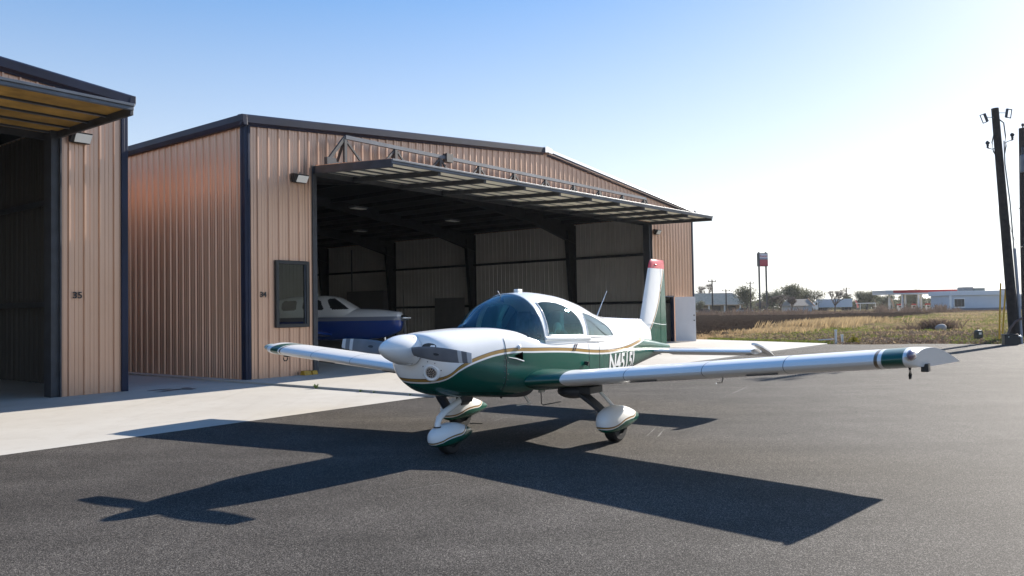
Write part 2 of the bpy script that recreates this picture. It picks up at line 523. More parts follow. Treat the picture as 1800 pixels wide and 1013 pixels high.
def hangar(x, y, rz, Wd, D, eave, ridge, d0, d1, zh, label, num, side_u, light_u, num_u, win=None, detail=True, right_clad=True):
    """local frame: x along the front, y into the building"""
    H = thing('aircraft_hangar', label, 'hangar', (x, y, 0), rz)
    mid = Wd / 2
    top = lambda u: eave + (ridge - eave) * (1 - abs(u - mid) / mid)
    F = lambda s, h, z: (s, -h, z)
    z0 = SL if num == '34' else 0.006
    # front cladding
    def wall(segs):
        mb = MB(); mb.recalc = False
        for a, b, zb, zt in segs: sheet(mb, a, b, zb, zt, F)
        return mb.build('front_wall', M['copper'], H)
    c = lambda k: (lambda s: k)
    tt = lambda s: top(s) - 0.12
    if win:
        wa, wb, wz0, wz1 = win
        wall([(0.10, wa, c(z0), tt), (wa, wb, c(z0), c(wz0)), (wa, wb, c(wz1), tt), (wb, d0, c(z0), tt)])
    else:
        wall([(0.10, d0, c(z0), tt)])
    wall([(d0, d1, c(zh), tt)])
    if num == '34':
        wall([(d1, 21.75, c(z0), tt), (21.75, 22.68, c(2.12), tt), (22.68, Wd - 0.1, c(z0), tt)])
    else:
        wall([(d1, Wd - 0.1, c(z0), tt)])
    # side walls and back wall
    for uu, sg in ((0.0, -1), (Wd, 1)):
        mb = MB(); mb.recalc = False
        sheet(mb, 0.1, D, c(z0), c(eave - 0.1), lambda s, h, z: (uu + sg * h, s, z))
        mb.build('side_wall', M['copper'], H)
        mb = MB(); mb.recalc = False
        sheet(mb, 0.12, D - 0.05, c(z0), c(eave - 0.15), lambda s, h, z: (uu - sg * (0.05 + h * 1.5), s, z))
        mb.build('liner_wall', M['inner'] if detail else M['inner_shaded'], H)
    mb = MB(); mb.recalc = False
    sheet(mb, 0.0, Wd, c(z0), tt, lambda s, h, z: (s, D + h, z))
    mb.build('back_wall', M['inner'], H)
    # roof: two slopes with thickness, ridge cap
    mb = MB(); th = 0.10
    for ua, ub in ((-0.12, mid), (mid, Wd + 0.12)):
        za, zb_ = top(max(0, min(Wd, ua))), top(max(0, min(Wd, ub)))
        mb.hexa([(ua, -0.02, za - th), (ub, -0.02, zb_ - th), (ub, D + 0.1, zb_ - th), (ua, D + 0.1, za - th), (ua, -0.02, za), (ub, -0.02, zb_), (ub, D + 0.1, zb_), (ua, D + 0.1, za)])
    rf = mb.build('roof', M['galv'], H)
    # under-roof lining (dark)
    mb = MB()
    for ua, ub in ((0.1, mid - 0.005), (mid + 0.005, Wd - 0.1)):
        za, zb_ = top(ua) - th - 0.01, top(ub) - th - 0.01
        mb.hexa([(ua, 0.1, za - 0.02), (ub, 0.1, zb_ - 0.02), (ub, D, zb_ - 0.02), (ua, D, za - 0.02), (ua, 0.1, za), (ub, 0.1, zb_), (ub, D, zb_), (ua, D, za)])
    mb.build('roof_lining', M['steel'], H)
    # rake trims; right slope painted white and chamfered to hold the sun's glint
    for ua, ub, mt in ((-0.16, mid - 0.12, M['trim']), (mid + 0.12, Wd + 0.16, M['white'] if num == '34' else M['trim'])):
        mb = MB()
        za, zb_ = top(max(0, min(Wd, ua))) , top(max(0, min(Wd, ub)))
        ch_ = mt is M['white'] and ua > 0
        prof = [(-0.045, -0.235), (-0.06, -0.20), (-0.14, -0.16), (-0.15, -0.085 if ch_ else 0.0), (-0.05 if ch_ else -0.12, 0.055 if ch_ else 0.035), (0.06, 0.060 if ch_ else 0.045), (0.06, -0.03), (-0.02, -0.05), (-0.02, -0.235)]
        mb.rings([[(ua, q[0], za + q[1]) for q in prof], [(ub, q[0], zb_ + q[1]) for q in prof]])
        mb.build('rake_trim', M['trim'] if ua < 0 else mt, H, smooth=25)
        if mt is M['white']:
            mb = MB()
            pr2 = [(-0.052, -0.245), (-0.066, -0.205), (-0.146, -0.15), (-0.156, -0.10), (-0.146, -0.10), (-0.058, -0.15), (-0.04, -0.245)]
            mb.rings([[(ua, q[0], za + q[1]) for q in pr2], [(ub, q[0], zb_ + q[1]) for q in pr2]])
            mb.build('rake_trim', M['trim'], H, smooth=25)
    mb = MB()
    mb.rings([[(mid - 0.16, q[0], ridge + q[1]) for q in ((-0.17, -0.17), (-0.17, 0.03), (0.1, 0.05), (0.1, -0.05))],
              [(mid, q[0], ridge + 0.02 + q[1]) for q in ((-0.17, -0.16), (-0.17, 0.045), (0.1, 0.065), (0.1, -0.05))],
              [(mid + 0.30, q[0], ridge - 0.02 + q[1]) for q in ((-0.17, -0.15), (-0.17, 0.03), (0.1, 0.05), (0.1, -0.05))]])
    mb.build('ridge_cap', M['galv'], H)
    # gutters
    for uu, sg in ((-0.02, -1), (Wd + 0.02, 1)):
        mb = MB()
        prof = [(0.0, -0.22), (0.10, -0.22), (0.15, -0.12), (0.15, 0.03), (0.12, 0.03), (0.02, 0.03)]
        mb.rings([[(uu + sg * q[0], -0.15, eave + q[1]) for q in prof], [(uu + sg * q[0], D, eave + q[1]) for q in prof]])
        mb.build('gutter', M['trim'], H, bevel=0.01)
    # corner trims (two flanges with a dark groove between)
    for uu, sg in ((0.0, 1), (Wd, -1)):
        mb = MB()
        mb.box(*sorted((uu - sg * 0.045, uu + sg * 0.10)), -0.042, -0.006, z0, eave - 0.19)
        mb.box(*sorted((uu + sg * 0.035, uu + sg * 0.10)), -0.055, -0.0425, z0, eave - 0.19)
        mb.box(*sorted((uu - sg * 0.045, uu - sg * 0.006)), -0.0055, 0.13, z0, eave - 0.21)
        mb.box(*sorted((uu - sg * 0.058, uu - sg * 0.0455)), 0.05, 0.13, z0, eave - 0.21)
        mb.build('corner_trim', M['trim'], H, bevel=0.006)
    # door jambs and header
    jw = 0.16
    for a, sg in ((d0, 1), (d1, -1)):
        mb = MB()
        mb.box(*sorted((a - sg * 0.02, a + sg * 0.012)), -0.036, 0.3, z0, zh)
        mb.box(*sorted((a + sg * 0.0125, a + sg * jw)), 0.02, 0.34, z0, zh)
        mb.build('door_jamb', M['steel'], H)
    mb = MB(); mb.box(d0 + 0.02, d1 - 0.02, 0.06, 0.36, zh - 0.02, zh + 0.30)
    mb.build('door_header', M['steel'], H)
    # rigid frames, girts, purlins
    frames = [0.45, 6.8, 13.9, 20.7, 27.4] if detail else [0.5, 7.0]
    for k, v in enumerate(frames):
        for uu, sg in ((0.12, 1), (Wd - 0.12, -1)):
            mb = MB()
            w0, w1 = (0.28, 0.80) if k else (0.22, 0.4)
            zt_ = eave - 0.2
            mb.hexa([(uu, v - 0.02, z0), (uu + sg * w0, v - 0.02, z0), (uu + sg * w0, v + 0.02, z0), (uu, v + 0.02, z0),
                     (uu, v - 0.02, zt_), (uu + sg * w1, v - 0.02, zt_ - 0.3), (uu + sg * w1, v + 0.02, zt_ - 0.3), (uu, v + 0.02, zt_)])
            mb.bar((uu + sg * w0, v, z0), (uu + sg * w1, v, zt_ - 0.3), 0.24, 0.03, up=(1, 0, 0))
            mb.bar((uu + sg * 0.01, v, z0), (uu + sg * 0.01, v, zt_), 0.24, 0.03, up=(1, 0, 0))
            mb.build('column', M['steel'], H)
            mb = MB()
            dk, dm, dr = (1.05, 0.55, 0.45) if k else (0.5, 0.4, 0.35)
            pts = [(uu, dk), (uu + sg * mid * 0.30, dm), (mid, dr)]
            P = []
            for q in (-0.02, 0.02):
                for a, d_ in pts: P.append((a, v + q, top(a) - 0.14))
                for a, d_ in reversed(pts): P.append((a, v + q, top(a) - 0.14 - d_))
            n = 6
            mb.add(P, [tuple(range(n)), tuple(range(2 * n - 1, n - 1, -1))] + [(i, (i + 1) % n, (i + 1) % n + n, i + n) for i in range(n)])
            for i in range(2):
                a, b = pts[i], pts[i + 1]
                mb.bar((a[0], v, top(a[0]) - 0.14 - a[1]), (b[0], v, top(b[0]) - 0.14 - b[1]), 0.24, 0.025)
            mb.build('rafter', M['steel'], H)
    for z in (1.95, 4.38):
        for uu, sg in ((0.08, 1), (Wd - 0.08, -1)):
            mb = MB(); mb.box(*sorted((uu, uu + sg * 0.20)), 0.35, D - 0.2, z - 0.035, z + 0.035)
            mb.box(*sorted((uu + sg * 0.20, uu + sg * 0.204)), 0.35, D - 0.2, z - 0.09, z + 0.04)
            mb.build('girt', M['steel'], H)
    for k in range(1, 8):
        for sg in (-1, 1):
            a = mid + sg * (mid - 0.4) * k / 7.6
            mb = MB(); mb.box(a - 0.03, a + 0.03, 0.3, D - 0.1, top(a) - 0.33, top(a) - 0.145)
            mb.build('purlin', M['steel'], H)
    # flood lights on the front wall
    for lu, lz in light_u:
        mb = MB()
        mb.hexa([(lu - 0.2, -0.03, lz - 0.11), (lu + 0.2, -0.03, lz - 0.11), (lu + 0.2, -0.03, lz + 0.12), (lu - 0.2, -0.03, lz + 0.12),
                 (lu - 0.2, -0.12, lz - 0.12), (lu + 0.2, -0.12, lz - 0.12), (lu + 0.2, -0.25, lz + 0.08), (lu - 0.2, -0.25, lz + 0.08)])
        fl = mb.build('flood_light', M['black'], H, bevel=0.012)
        mb = MB()
        mb.hexa([(lu - 0.13, -0.135, lz - 0.10), (lu + 0.185, -0.135, lz - 0.10), (lu + 0.185, -0.235, lz + 0.045), (lu - 0.13, -0.235, lz + 0.045),
                 (lu - 0.13, -0.147, lz - 0.11), (lu + 0.185, -0.147, lz - 0.11), (lu + 0.185, -0.252, lz + 0.05), (lu - 0.13, -0.252, lz + 0.05)])
        mb.build('lens', M['lens'], fl)
    # unit number
    mb = MB()
    vs, fs = text_mesh(num, 0.185, 0.004, sx=1.05, offset=0.004)
    mb.add([(num_u[0] + a, -0.040 - c_, num_u[1] + b) for a, b, c_ in vs], fs)
    # serifs
    mb.build('unit_number', M['blackpl'], H)
    return H, top

# ---- hangar 34 (the open one behind the aeroplane)
H34, top34 = hangar(HX, HY, HA, 24.97, 29.5, 6.35, 7.50, 1.98, 20.72, 5.45,
    'copper metal hangar 34 with its wide door raised over a dark interior', '34', 0, [(1.50, 5.05), (21.05, 5.05)], (0.45, 2.08), win=(0.86, 1.74, 1.33, 2.88))
# window
mb = MB()
x0, x1, z0, z1 = 0.80, 1.80, 1.27, 2.94; fw = 0.085
for bx in ((x0, x0 + fw, z0, z1), (x1 - fw, x1, z0, z1), (x0 + fw, x1 - fw, z0, z0 + fw), (x0 + fw, x1 - fw, z1 - fw, z1)):
    mb.box(bx[0], bx[1], -0.075, 0.06, bx[2], bx[3])
win = mb.build('window', M['blackpl'], H34, bevel=0.008)
def glass_mat(name, tint, ior=1.5, extra=0.0, refl=(1, 1, 1), rough=0.0):
    m = bpy.data.materials.new(name); m.use_nodes = True; t = m.node_tree
    for n in list(t.nodes): t.nodes.remove(n)
    out = N(t, 'ShaderNodeOutputMaterial'); tr = N(t, 'ShaderNodeBsdfTransparent'); gl = N(t, 'ShaderNodeBsdfGlossy'); mx = N(t, 'ShaderNodeMixShader')
    tr.inputs[0].default_value = rgb(tint); gl.inputs['Roughness'].default_value = rough; gl.inputs[0].default_value = rgb(refl)
    fr = N(t, 'ShaderNodeFresnel'); fr.inputs[0].default_value = ior
    f = math_n(t, 'ADD', fr.outputs[0], extra, clamp=True)
    t.links.new(f, mx.inputs[0]); t.links.new(tr.outputs[0], mx.inputs[1]); t.links.new(gl.outputs[0], mx.inputs[2]); t.links.new(mx.outputs[0], out.inputs[0])
    return m
M['glass'] = glass_mat('window_glass', (0.80, 0.85, 0.83), 1.22, 0.0)
mb = MB(); mb.box(x0 + fw, x1 - fw, -0.012, 0.0, z0 + fw, z1 - fw)
mb.build('pane', M['glass'], win)
for bx in ((x0 + fw, x0 + fw + 0.02, z0 + fw, z1 - fw), (x1 - fw - 0.02, x1 - fw, z0 + fw, z1 - fw)):
    mb = MB(); mb.box(bx[0], bx[1], -0.04, -0.013, bx[2], bx[3])
    mb.build('glazing_bead', M['steel_lit'], win)

def lift_door(H, u0, u1, w_, zA, zB, zC, zD, ribs, gv, lining, truss, right=None):
    """raised door: hinge corners zA (u0) / zB (u1), outer corners zC / zD, projecting w_ in front"""
    back = 0.45
    def P(u, v, dz=0.0):
        a = (u - u0) / (u1 - u0); b = -v / w_
        return (u, v, (zA * (1 - a) + zB * a) * (1 - b) + (zC * (1 - a) + zD * a) * b + dz)
    def slab(mb, ua, ub, va, vb, d0_, d1_):
        mb.hexa([P(ua, va, d0_), P(ub, va, d0_), P(ub, vb, d0_), P(ua, vb, d0_), P(ua, va, d1_), P(ub, va, d1_), P(ub, vb, d1_), P(ua, vb, d1_)])
    mb = MB(); slab(mb, u0, u1, -w_ + 0.01, -0.06, -0.012, 0.0)
    door = mb.build('lift_door', M['copper'], H)
    mb = MB(); slab(mb, u0 + 0.06, u1 - 0.06, -w_ + 0.06, back, -0.075, -0.02)
    mb.build('insulation', lining, door)
    # edge beams
    mb = MB(); slab(mb, u0, u0 + 0.06, -w_, back, -0.215, -0.0135); mb.build('edge_beam', M['steel'], door, bevel=0.006)
    mb = MB(); slab(mb, u1 - 0.06, u1, -w_, back, -0.215, -0.0135); mb.build('edge_beam', M['steel'], door, bevel=0.006)
    mb = MB()
    slab(mb, u0 + 0.061, u1 - 0.061, -w_, -w_ + 0.05, -0.13, -0.0135)
    slab(mb, u0 - 0.0, u1 + 0.0, -w_ - 0.05, -w_ - 0.002, -0.06, -0.01)
    slab(mb, u0, u1, -w_ - 0.02, -w_ - 0.003, -0.125, -0.062)
    mb.build('edge_beam', M['steel_lit'], door, bevel=0.006)
    mb = MB(); slab(mb, u0 + 0.061, u1 - 0.061, back - 0.06, back, -0.215, -0.0135); mb.build('edge_beam', M['steel'], door)
    for v in gv:
        mb = MB(); slab(mb, u0 + 0.061, u1 - 0.061, v, v + 0.05, -0.108, -0.0765)
        slab(mb, u0 + 0.061, u1 - 0.061, v - 0.02, v + 0.05, -0.116, -0.1085)
        mb.build('girt', M['steel_lit'], door)
    for u in ribs:
        mb = MB(); slab(mb, u, u + 0.10, -w_ + 0.051, back - 0.061, -0.215, -0.1170)
        slab(mb, u + 0.01, u + 0.05, -w_ + 0.051, back - 0.061, -0.1168, -0.0768)
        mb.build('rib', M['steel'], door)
    if truss:
        tv, tz, ta, tb, posts = truss
        mb = MB()
        mb.bar((ta, tv, P(ta, tv)[2] + tz), (tb, tv, P(tb, tv)[2] + tz - 0.02), 0.09, 0.10)
        def chord(u): return P(ta, tv)[2] + tz + (P(tb, tv)[2] - 0.02 - P(ta, tv)[2]) * (u - ta) / (tb - ta)
        mb.build('truss_chord', M['steel_lit'], door); mb = MB()
        mb.bar((u0 + 0.02, tv, P(u0, tv)[2] + 0.06), (u1 - 0.1, tv, P(u1, tv)[2] + 0.05), 0.09, 0.09)
        mb.bar((u0 + 0.02, tv, P(u0, tv)[2] + 0.05), (ta, tv, chord(ta)), 0.07, 0.08)
        mb.bar((tb, tv, chord(tb)), (tb + 0.5, tv, P(tb, tv)[2] + 0.05), 0.06, 0.06)
        mb.box(u0 + 0.0, u0 + 0.3, tv - 0.06, tv + 0.06, P(u0, tv)[2], P(u0, tv)[2] + 0.19)
        um = posts[0] + 4.0
        mb.box(um - 0.12, um + 0.16, tv - 0.09, tv + 0.09, chord(um) - 0.13, chord(um) + 0.13)
        for k, u in enumerate(posts):
            mb.box(u - 0.045, u + 0.045, tv - 0.04, tv + 0.04, P(u, tv)[2] + 0.01, chord(u) - 0.04)
            for d in (-0.72, 0.72):
                if u0 < u + d < u1 - 0.3 and not (k == 0 and d < 0):
                    mb.bar((u, tv, chord(u) - 0.05), (u + d, tv, P(u + d, tv)[2] + 0.06), 0.05, 0.05)
        mb.build('truss', M['steel'], door)
        # rear frame of each post back to the wall plane
        for u in posts[:: 1]:
            mb = MB(); mb.bar((u, tv + 0.04, chord(u) - 0.1), (u + 0.02, tv + 0.42, P(u, tv)[2] + 0.06), 0.05, 0.06)
            mb.build('truss_stay', M['steel'], door)
    return door

lift_door(H34, 2.02, 20.70, 2.90, 5.46, 5.56, 5.27, 5.50, [3.70 + 1.83 * k for k in range(9)], (-2.25, -1.68, -1.10, -0.52, 0.06),
          M['insul'], (-0.5, 0.80, 2.66, 19.3, [2.66 + 1.83 * k for k in range(10)]))
# walk door swung open at the right end
mb = MB()
mb.box(21.70, 21.76, -0.05, 0.12, SL, 2.18); mb.box(22.68, 22.74, -0.05, 0.12, SL, 2.18); mb.box(21.76, 22.68, -0.05, 0.12, 2.12, 2.18)
mb.build('door_frame', M['trim'], H34)
mb = MB(); mb.box(0, 0.93, -0.022, 0.022, SL + 0.01, 2.12)
wd = mb.build('walk_door', mat('white_steel_door', (0.72, 0.73, 0.76), 0.4, var=0.03), H34, bevel=0.005, loc=(22.72, -0.10, 0), rot=(0, 0, R(-66)))
mb = MB()
mb.lathe([(0, 0.03), (0.02, 0.03), (0.03, 0.012), (0.05, 0.012), (0.055, 0.03), (0.085, 0.028), (0.09, 0.0)], (0.86, -0.022, 1.02), (0, -1, 0), 14)
mb.build('handle', M['blackpl'], wd)
mb = MB(); mb.lathe([(0, 0.034), (0.022, 0.030), (0.024, 0.0)], (0.86, -0.022, 1.26), (0, -1, 0), 14)
mb.build('lock', M['blackpl'], wd)
# ceiling lights
for u, v in ((9.13, 6.33), (14.75, 6.58), (14.75, 12.59), (6.0, 12.6)):
    mb = MB(); z = 5.58
    mb.box(u - 0.34, u + 0.34, v - 0.17, v + 0.17, z + 0.006, z + 0.07)
    mb.tube([(u, v, z + 0.07), (u, v, z + 0.9)], 0.006, 6)
    cl = mb.build('ceiling_light', M['steel_lit'], H34, bevel=0.01)
    mb = MB(); mb.box(u - 0.30, u + 0.30, v - 0.14, v + 0.14, z - 0.012, z + 0.005)
    mb.build('lens', M['lens'], cl)
# electrical conduit on the right inner wall, grey locker bank and a dark door leaf
mb = MB(); mb.tube([(24.62, 24.6, 0.1), (24.62, 24.6, 5.9)], 0.045, 8); mb.build('conduit', M['steel_lit'], H34)

lk = thing('storage_locker', 'bank of three grey steel lockers against the dark inner hangar wall', 'locker', uv(24.3, 22.6, SL), HA)
mb = MB(); mb.box(-0.35, 0.35, -1.75, 1.75, 0, 3.0); mb.build('cabinet', mat('locker_grey', (0.16, 0.16, 0.17), 0.5, var=0.1), lk, bevel=0.01)
for k in range(3):
    mb = MB(); mb.box(-0.375, -0.352, -1.70 + k * 1.15, -0.62 + k * 1.15, 0.08, 2.92); dd = mb.build('door', mat('locker_door', (0.19, 0.19, 0.20), 0.45), lk, bevel=0.008)
    mb = MB(); mb.box(-0.40, -0.3755, -0.75 + k * 1.15, -0.70 + k * 1.15, 1.4, 1.6); mb.build('handle', M['chrome'], dd)
mb = MB(); mb.box(24.66, 24.72, 14.6, 17.0, SL, 2.45)
mb.build('inner_door', mat('grey_door', (0.22, 0.22, 0.23), 0.6, var=0.1), H34, bevel=0.01)

# ---- hangar 35 at the left edge; only its right end is seen
W35 = 24.97
X35, Y35, _ = uv(-2.68 - W35, 0.42)
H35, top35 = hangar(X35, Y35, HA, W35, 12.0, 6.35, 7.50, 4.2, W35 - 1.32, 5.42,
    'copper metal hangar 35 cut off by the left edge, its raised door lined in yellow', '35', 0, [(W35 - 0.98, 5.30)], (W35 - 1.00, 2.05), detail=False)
lift_door(H35, 5.6, W35 - 1.30, 2.95, 5.48, 5.46, 5.50, 5.44, [W35 - 4.4 - 3.2 * k for k in range(3)], (-2.05, -1.30, -0.55, 0.12),
          M['foam'], (-0.5, 0.75, 8.0, W35 - 3.2, [8.0 + 1.8 * k for k in range(8)]))

# ================================================================== AEROPLANE (local: x forward, y to its left, z up)
PYAW = math.atan2(-0.8104, -0.5859)
NX, NY = -1.351, 8.042
PL = thing('propeller_airplane', 'white and dark green low wing propeller airplane with gold stripe parked on the tarmac', 'airplane', (NX, NY, -0.004), PYAW)
PL.rotation_euler = (R(0.33), 0, PYAW)
def A(X, Y, Z): return (-X, Y, Z)           # X measured aft of the spinner tip

GREEN = (0.008, 0.082, 0.058); GOLD = (0.34, 0.20, 0.055); WHITE = (0.80, 0.80, 0.79)
def stripe_paint(name, mode, pts, vmax, omax, top=WHITE, wg=0.042, ww=0.020):
    """white over green with a gold band and white pin line following a curve; mode 'z(x)' or 'x(z)'"""
    m, t, p = newmat(name)
    tc = N(t, 'ShaderNodeTexCoord'); s = N(t, 'ShaderNodeSeparateXYZ'); t.links.new(tc.outputs['Object'], s.inputs[0])
    X = math_n(t, 'MULTIPLY', s.outputs[0], -1.0)
    if mode == 'zx':
        d = math_n(t, 'SUBTRACT', fcurve(t, X, vmax, pts, omax), s.outputs[2])     # >0 below the line
    else:
        d = math_n(t, 'SUBTRACT', X, fcurve(t, s.outputs[2], vmax, pts, omax))
    def step(a): return maprange(t, d, a - 0.0015, a + 0.0015)
    c = mixc(t, step(0.0), top, (0.05, 0.035, 0.03))
    c = mixc(t, step(0.006), c, GOLD)
    c = mixc(t, step(wg), c, WHITE)
    c = mixc(t, step(wg + ww), c, GREEN)
    t.links.new(c, p.inputs['Base Color'])
    rn = maprange(t, noise(t, tc.outputs['Object'], 3.5, 5, 0.6), 0.3, 0.7, 0.15, 0.24)
    t.links.new(rn, p.inputs['Roughness'])
    p.inputs['Coat Weight'].default_value = 0.12
    p.inputs['Specular IOR Level'].default_value = 0.34
    p.inputs['Coat Roughness'].default_value = 0.05
    # gentle waviness of the bonded skin
    b = N(t, 'ShaderNodeBump'); b.inputs['Strength'].default_value = 0.12; b.inputs['Distance'].default_value = 0.02
    t.links.new(noise(t, tc.outputs['Object'], 5.0, 2, 0.4), b.inputs['Height']); t.links.new(b.outputs[0], p.inputs['Normal'])
    return m
CURVE = [(0.0, 0.885), (0.50, 0.885), (0.60, 0.915), (0.75, 1.02), (1.06, 1.112), (1.47, 1.165), (2.0, 1.152), (2.76, 1.115), (3.4, 1.06), (3.9, 1.037), (4.3, 1.038), (4.6, 1.050), (5.06, 1.09), (5.43, 1.14), (5.9, 1.23), (6.9, 1.4)]
M['body'] = stripe_paint('fuselage_paint', 'zx', CURVE, 7.0, 2.0)
M['finpaint'] = stripe_paint('fin_paint', 'xz', [(0.6, 5.3), (1.08, 5.87), (1.33, 6.17), (1.66, 6.44), (1.95, 6.585), (2.2, 6.70), (2.6, 6.85)], 3.0, 8.0, wg=0.035, ww=0.016)
M['pantmain'] = stripe_paint('main_fairing_paint', 'zx', [(1.9, 0.225), (2.25, 0.215), (2.45, 0.212), (2.58, 0.238), (2.72, 0.278), (2.86, 0.288), (3.02, 0.288), (3.12, 0.33), (3.20, 0.39), (3.35, 0.45)], 4.0, 1.0, wg=0.02, ww=0.012)
M['pantnose'] = stripe_paint('nose_fairing_paint', 'zx', [(0.4, 0.15), (0.70, 0.155), (0.82, 0.182), (0.92, 0.215), (1.04, 0.232), (1.14, 0.238), (1.22, 0.27), (1.32, 0.34), (1.5, 0.45)], 3.0, 1.0, wg=0.018, ww=0.010)
M['green'] = mat('green_paint', GREEN, 0.18, coat=0.7)
M['airglass'] = glass_mat('tinted_canopy_glass', (0.42, 0.80, 0.75), 1.34, 0.03, (0.72, 1.0, 1.0))
M['windglass'] = glass_mat('windshield_glass', (0.52, 0.76, 0.82), 1.5, 0.03, (0.62, 0.82, 1.0))
M['rearglass'] = glass_mat('rear_canopy_glass', (0.62, 0.82, 0.80), 1.5, 0.12, (0.85, 1.0, 1.0))
M['cabin'] = mat('cabin_lining', (0.09, 0.10, 0.105), 0.8, var=0.2)
M['seat'] = mat('grey_seat_cloth', (0.24, 0.28, 0.28), 0.85, var=0.2, vscale=12)
M['beige'] = mat('beige_trim', (0.50, 0.47, 0.41), 0.6)
M['prop'] = mat('grey_propeller_paint', (0.105, 0.112, 0.125), 0.38, var=0.12, vscale=5)
M['redcap'] = mat('red_fibreglass', (0.62, 0.008, 0.03), 0.3, coat=0.5)

#        X     w      zb     zt    zm    nu   nl
BODY = [(0.455, 0.15, 1.06, 1.335, 1.17, 2.2, 2.2), (0.475, 0.25, 0.95, 1.355, 1.13, 2.3, 2.2), (0.51, 0.325, 0.865, 1.367, 1.10, 2.4, 2.1), (0.58, 0.385, 0.785, 1.375, 1.06, 2.5, 2.1),
        (0.72, 0.435, 0.705, 1.385, 1.03, 2.6, 2.2), (1.00, 0.475, 0.645, 1.397, 1.0, 2.9, 2.5), (1.47, 0.520, 0.600, 1.408, 0.97, 3.8, 3.2), (1.75, 0.535, 0.575, 1.385, 0.96, 4.6, 3.6),
        (2.0, 0.545, 0.550, 1.315, 0.95, 6, 4), (2.3, 0.548, 0.53, 1.262, 0.94, 7, 4.5), (3.0, 0.54, 0.51, 1.235, 0.93, 7, 4.5), (3.6, 0.50, 0.525, 1.21, 0.92, 6, 4), (4.3, 0.415, 0.585, 1.20, 0.93, 5, 4),
        (5.0, 0.305, 0.665, 1.19, 0.96, 4, 3.5), (5.8, 0.185, 0.755, 1.12, 0.98, 3, 3), (6.5, 0.095, 0.835, 1.03, 0.95, 2.5, 2.5), (6.84, 0.055, 0.865, 0.985, 0.93, 2.2, 2.2)]
def body(X): return [interp(BODY, X, k) for k in range(1, 7)]
def body_y(X, z):
    w_, zb, zt, zm, nu, nl = body(X)
    if z >= zm: q = max(0, 1 - (min(1, (z - zm) / (zt - zm))) ** nu); return w_ * q ** (1 / nu)
    q = max(0, 1 - (min(1, (zm - z) / (zm - zb))) ** nl); return w_ * q ** (1 / nl)
def sgnpow(a, e): return math.copysign(abs(a) ** e, a)
def body_ring(X, n=72):
    w_, zb, zt, zm, nu, nl = body(X); out = []
    for i in range(n):
        t = 2 * math.pi * i / n; c, s = math.cos(t), math.sin(t)
        e = nu if s >= 0 else nl
        # blend exponent so that points spread evenly round boxy sections
        out.append((w_ * sgnpow(c, 2 / e), zm + (zt - zm if s >= 0 else zm - zb) * sgnpow(s, 2 / e)))
    return out
CAN = [(1.20, 0.02, 1.36), (1.27, 0.10, 1.425), (1.40, 0.205, 1.472), (1.52, 0.290, 1.530), (1.83, 0.450, 1.698), (2.18, 0.532, 1.802), (2.49, 0.545, 1.832), (2.95, 0.535, 1.805), (3.51, 0.500, 1.715),
       (4.12, 0.41, 1.560), (4.53, 0.325, 1.488), (5.15, 0.20, 1.455), (5.82, 0.105, 1.430), (6.15, 0.055, 1.39)]
def can(X):
    w_, zt = interp(CAN, X, 1), interp(CAN, X, 2)
    zb = 1.17 if X < 3.3 else 1.17 - 0.09 * min(1, (X - 3.3) / 2.0)
    n = 2.25 if X < 3.2 else 2.25 - 0.75 * min(1, (X - 3.2) / 1.6)
    return w_, zb, zt, n
def can_pt(X, a):                           # a: 0 left sill .. pi right sill
    w_, zb, zt, n = can(X); c, s = math.cos(a), math.sin(a)
    return (w_ * sgnpow(c, 2 / n), zb + (zt - zb) * sgnpow(s, 2 / n))
def can_z(X, Y):
    if X < 1.2 or X > 6.1: return -1
    w_, zb, zt, n = can(X)
    if abs(Y) >= w_: return -1
    return zb + (zt - zb) * (1 - (abs(Y) / w_) ** n) ** (1 / n)

# fuselage shell, glare shield and cabin rim are split out of one loft
xs_ = [0.455, 0.462, 0.475, 0.49, 0.51, 0.54, 0.58, 0.63] + [0.70 + 0.08 * k for k in range(7)] + [1.22 + 0.04 * k for k in range(74)] + [4.2 + 0.1 * k for k in range(27)]
xs_ = [x for x in xs_ if x <= 6.84] + [6.84]
NB = 96
RG = [[A(X, y, z) for y, z in body_ring(X, NB)] for X in xs_]
shell, shield = MB(), MB()
for k in range(len(xs_) - 1):
    for i in range(NB):
        j = (i + 1) % NB
        q = [RG[k][i], RG[k][j], RG[k + 1][j], RG[k + 1][i]]
        cx = sum(-p[0] for p in q) / 4; cy = sum(p[1] for p in q) / 4; cz = sum(p[2] for p in q) / 4
        inside = can_z(cx, cy) > cz + 0.004
        if inside and 1.26 < cx < 2.02: shield.add(q, [(0, 1, 2, 3)])
        elif inside and 2.02 <= cx < 3.95 and abs(cy) < interp(BODY, cx, 1) - 0.045: pass
        else: shell.add(q, [(0, 1, 2, 3)])
shell.add(RG[0], [tuple(range(NB))]); shell.add(RG[-1], [tuple(range(NB))])
fus = shell.build('fuselage', M['body'], PL, smooth=50)
shield.build('glare_shield', M['cabin'], PL, smooth=60)
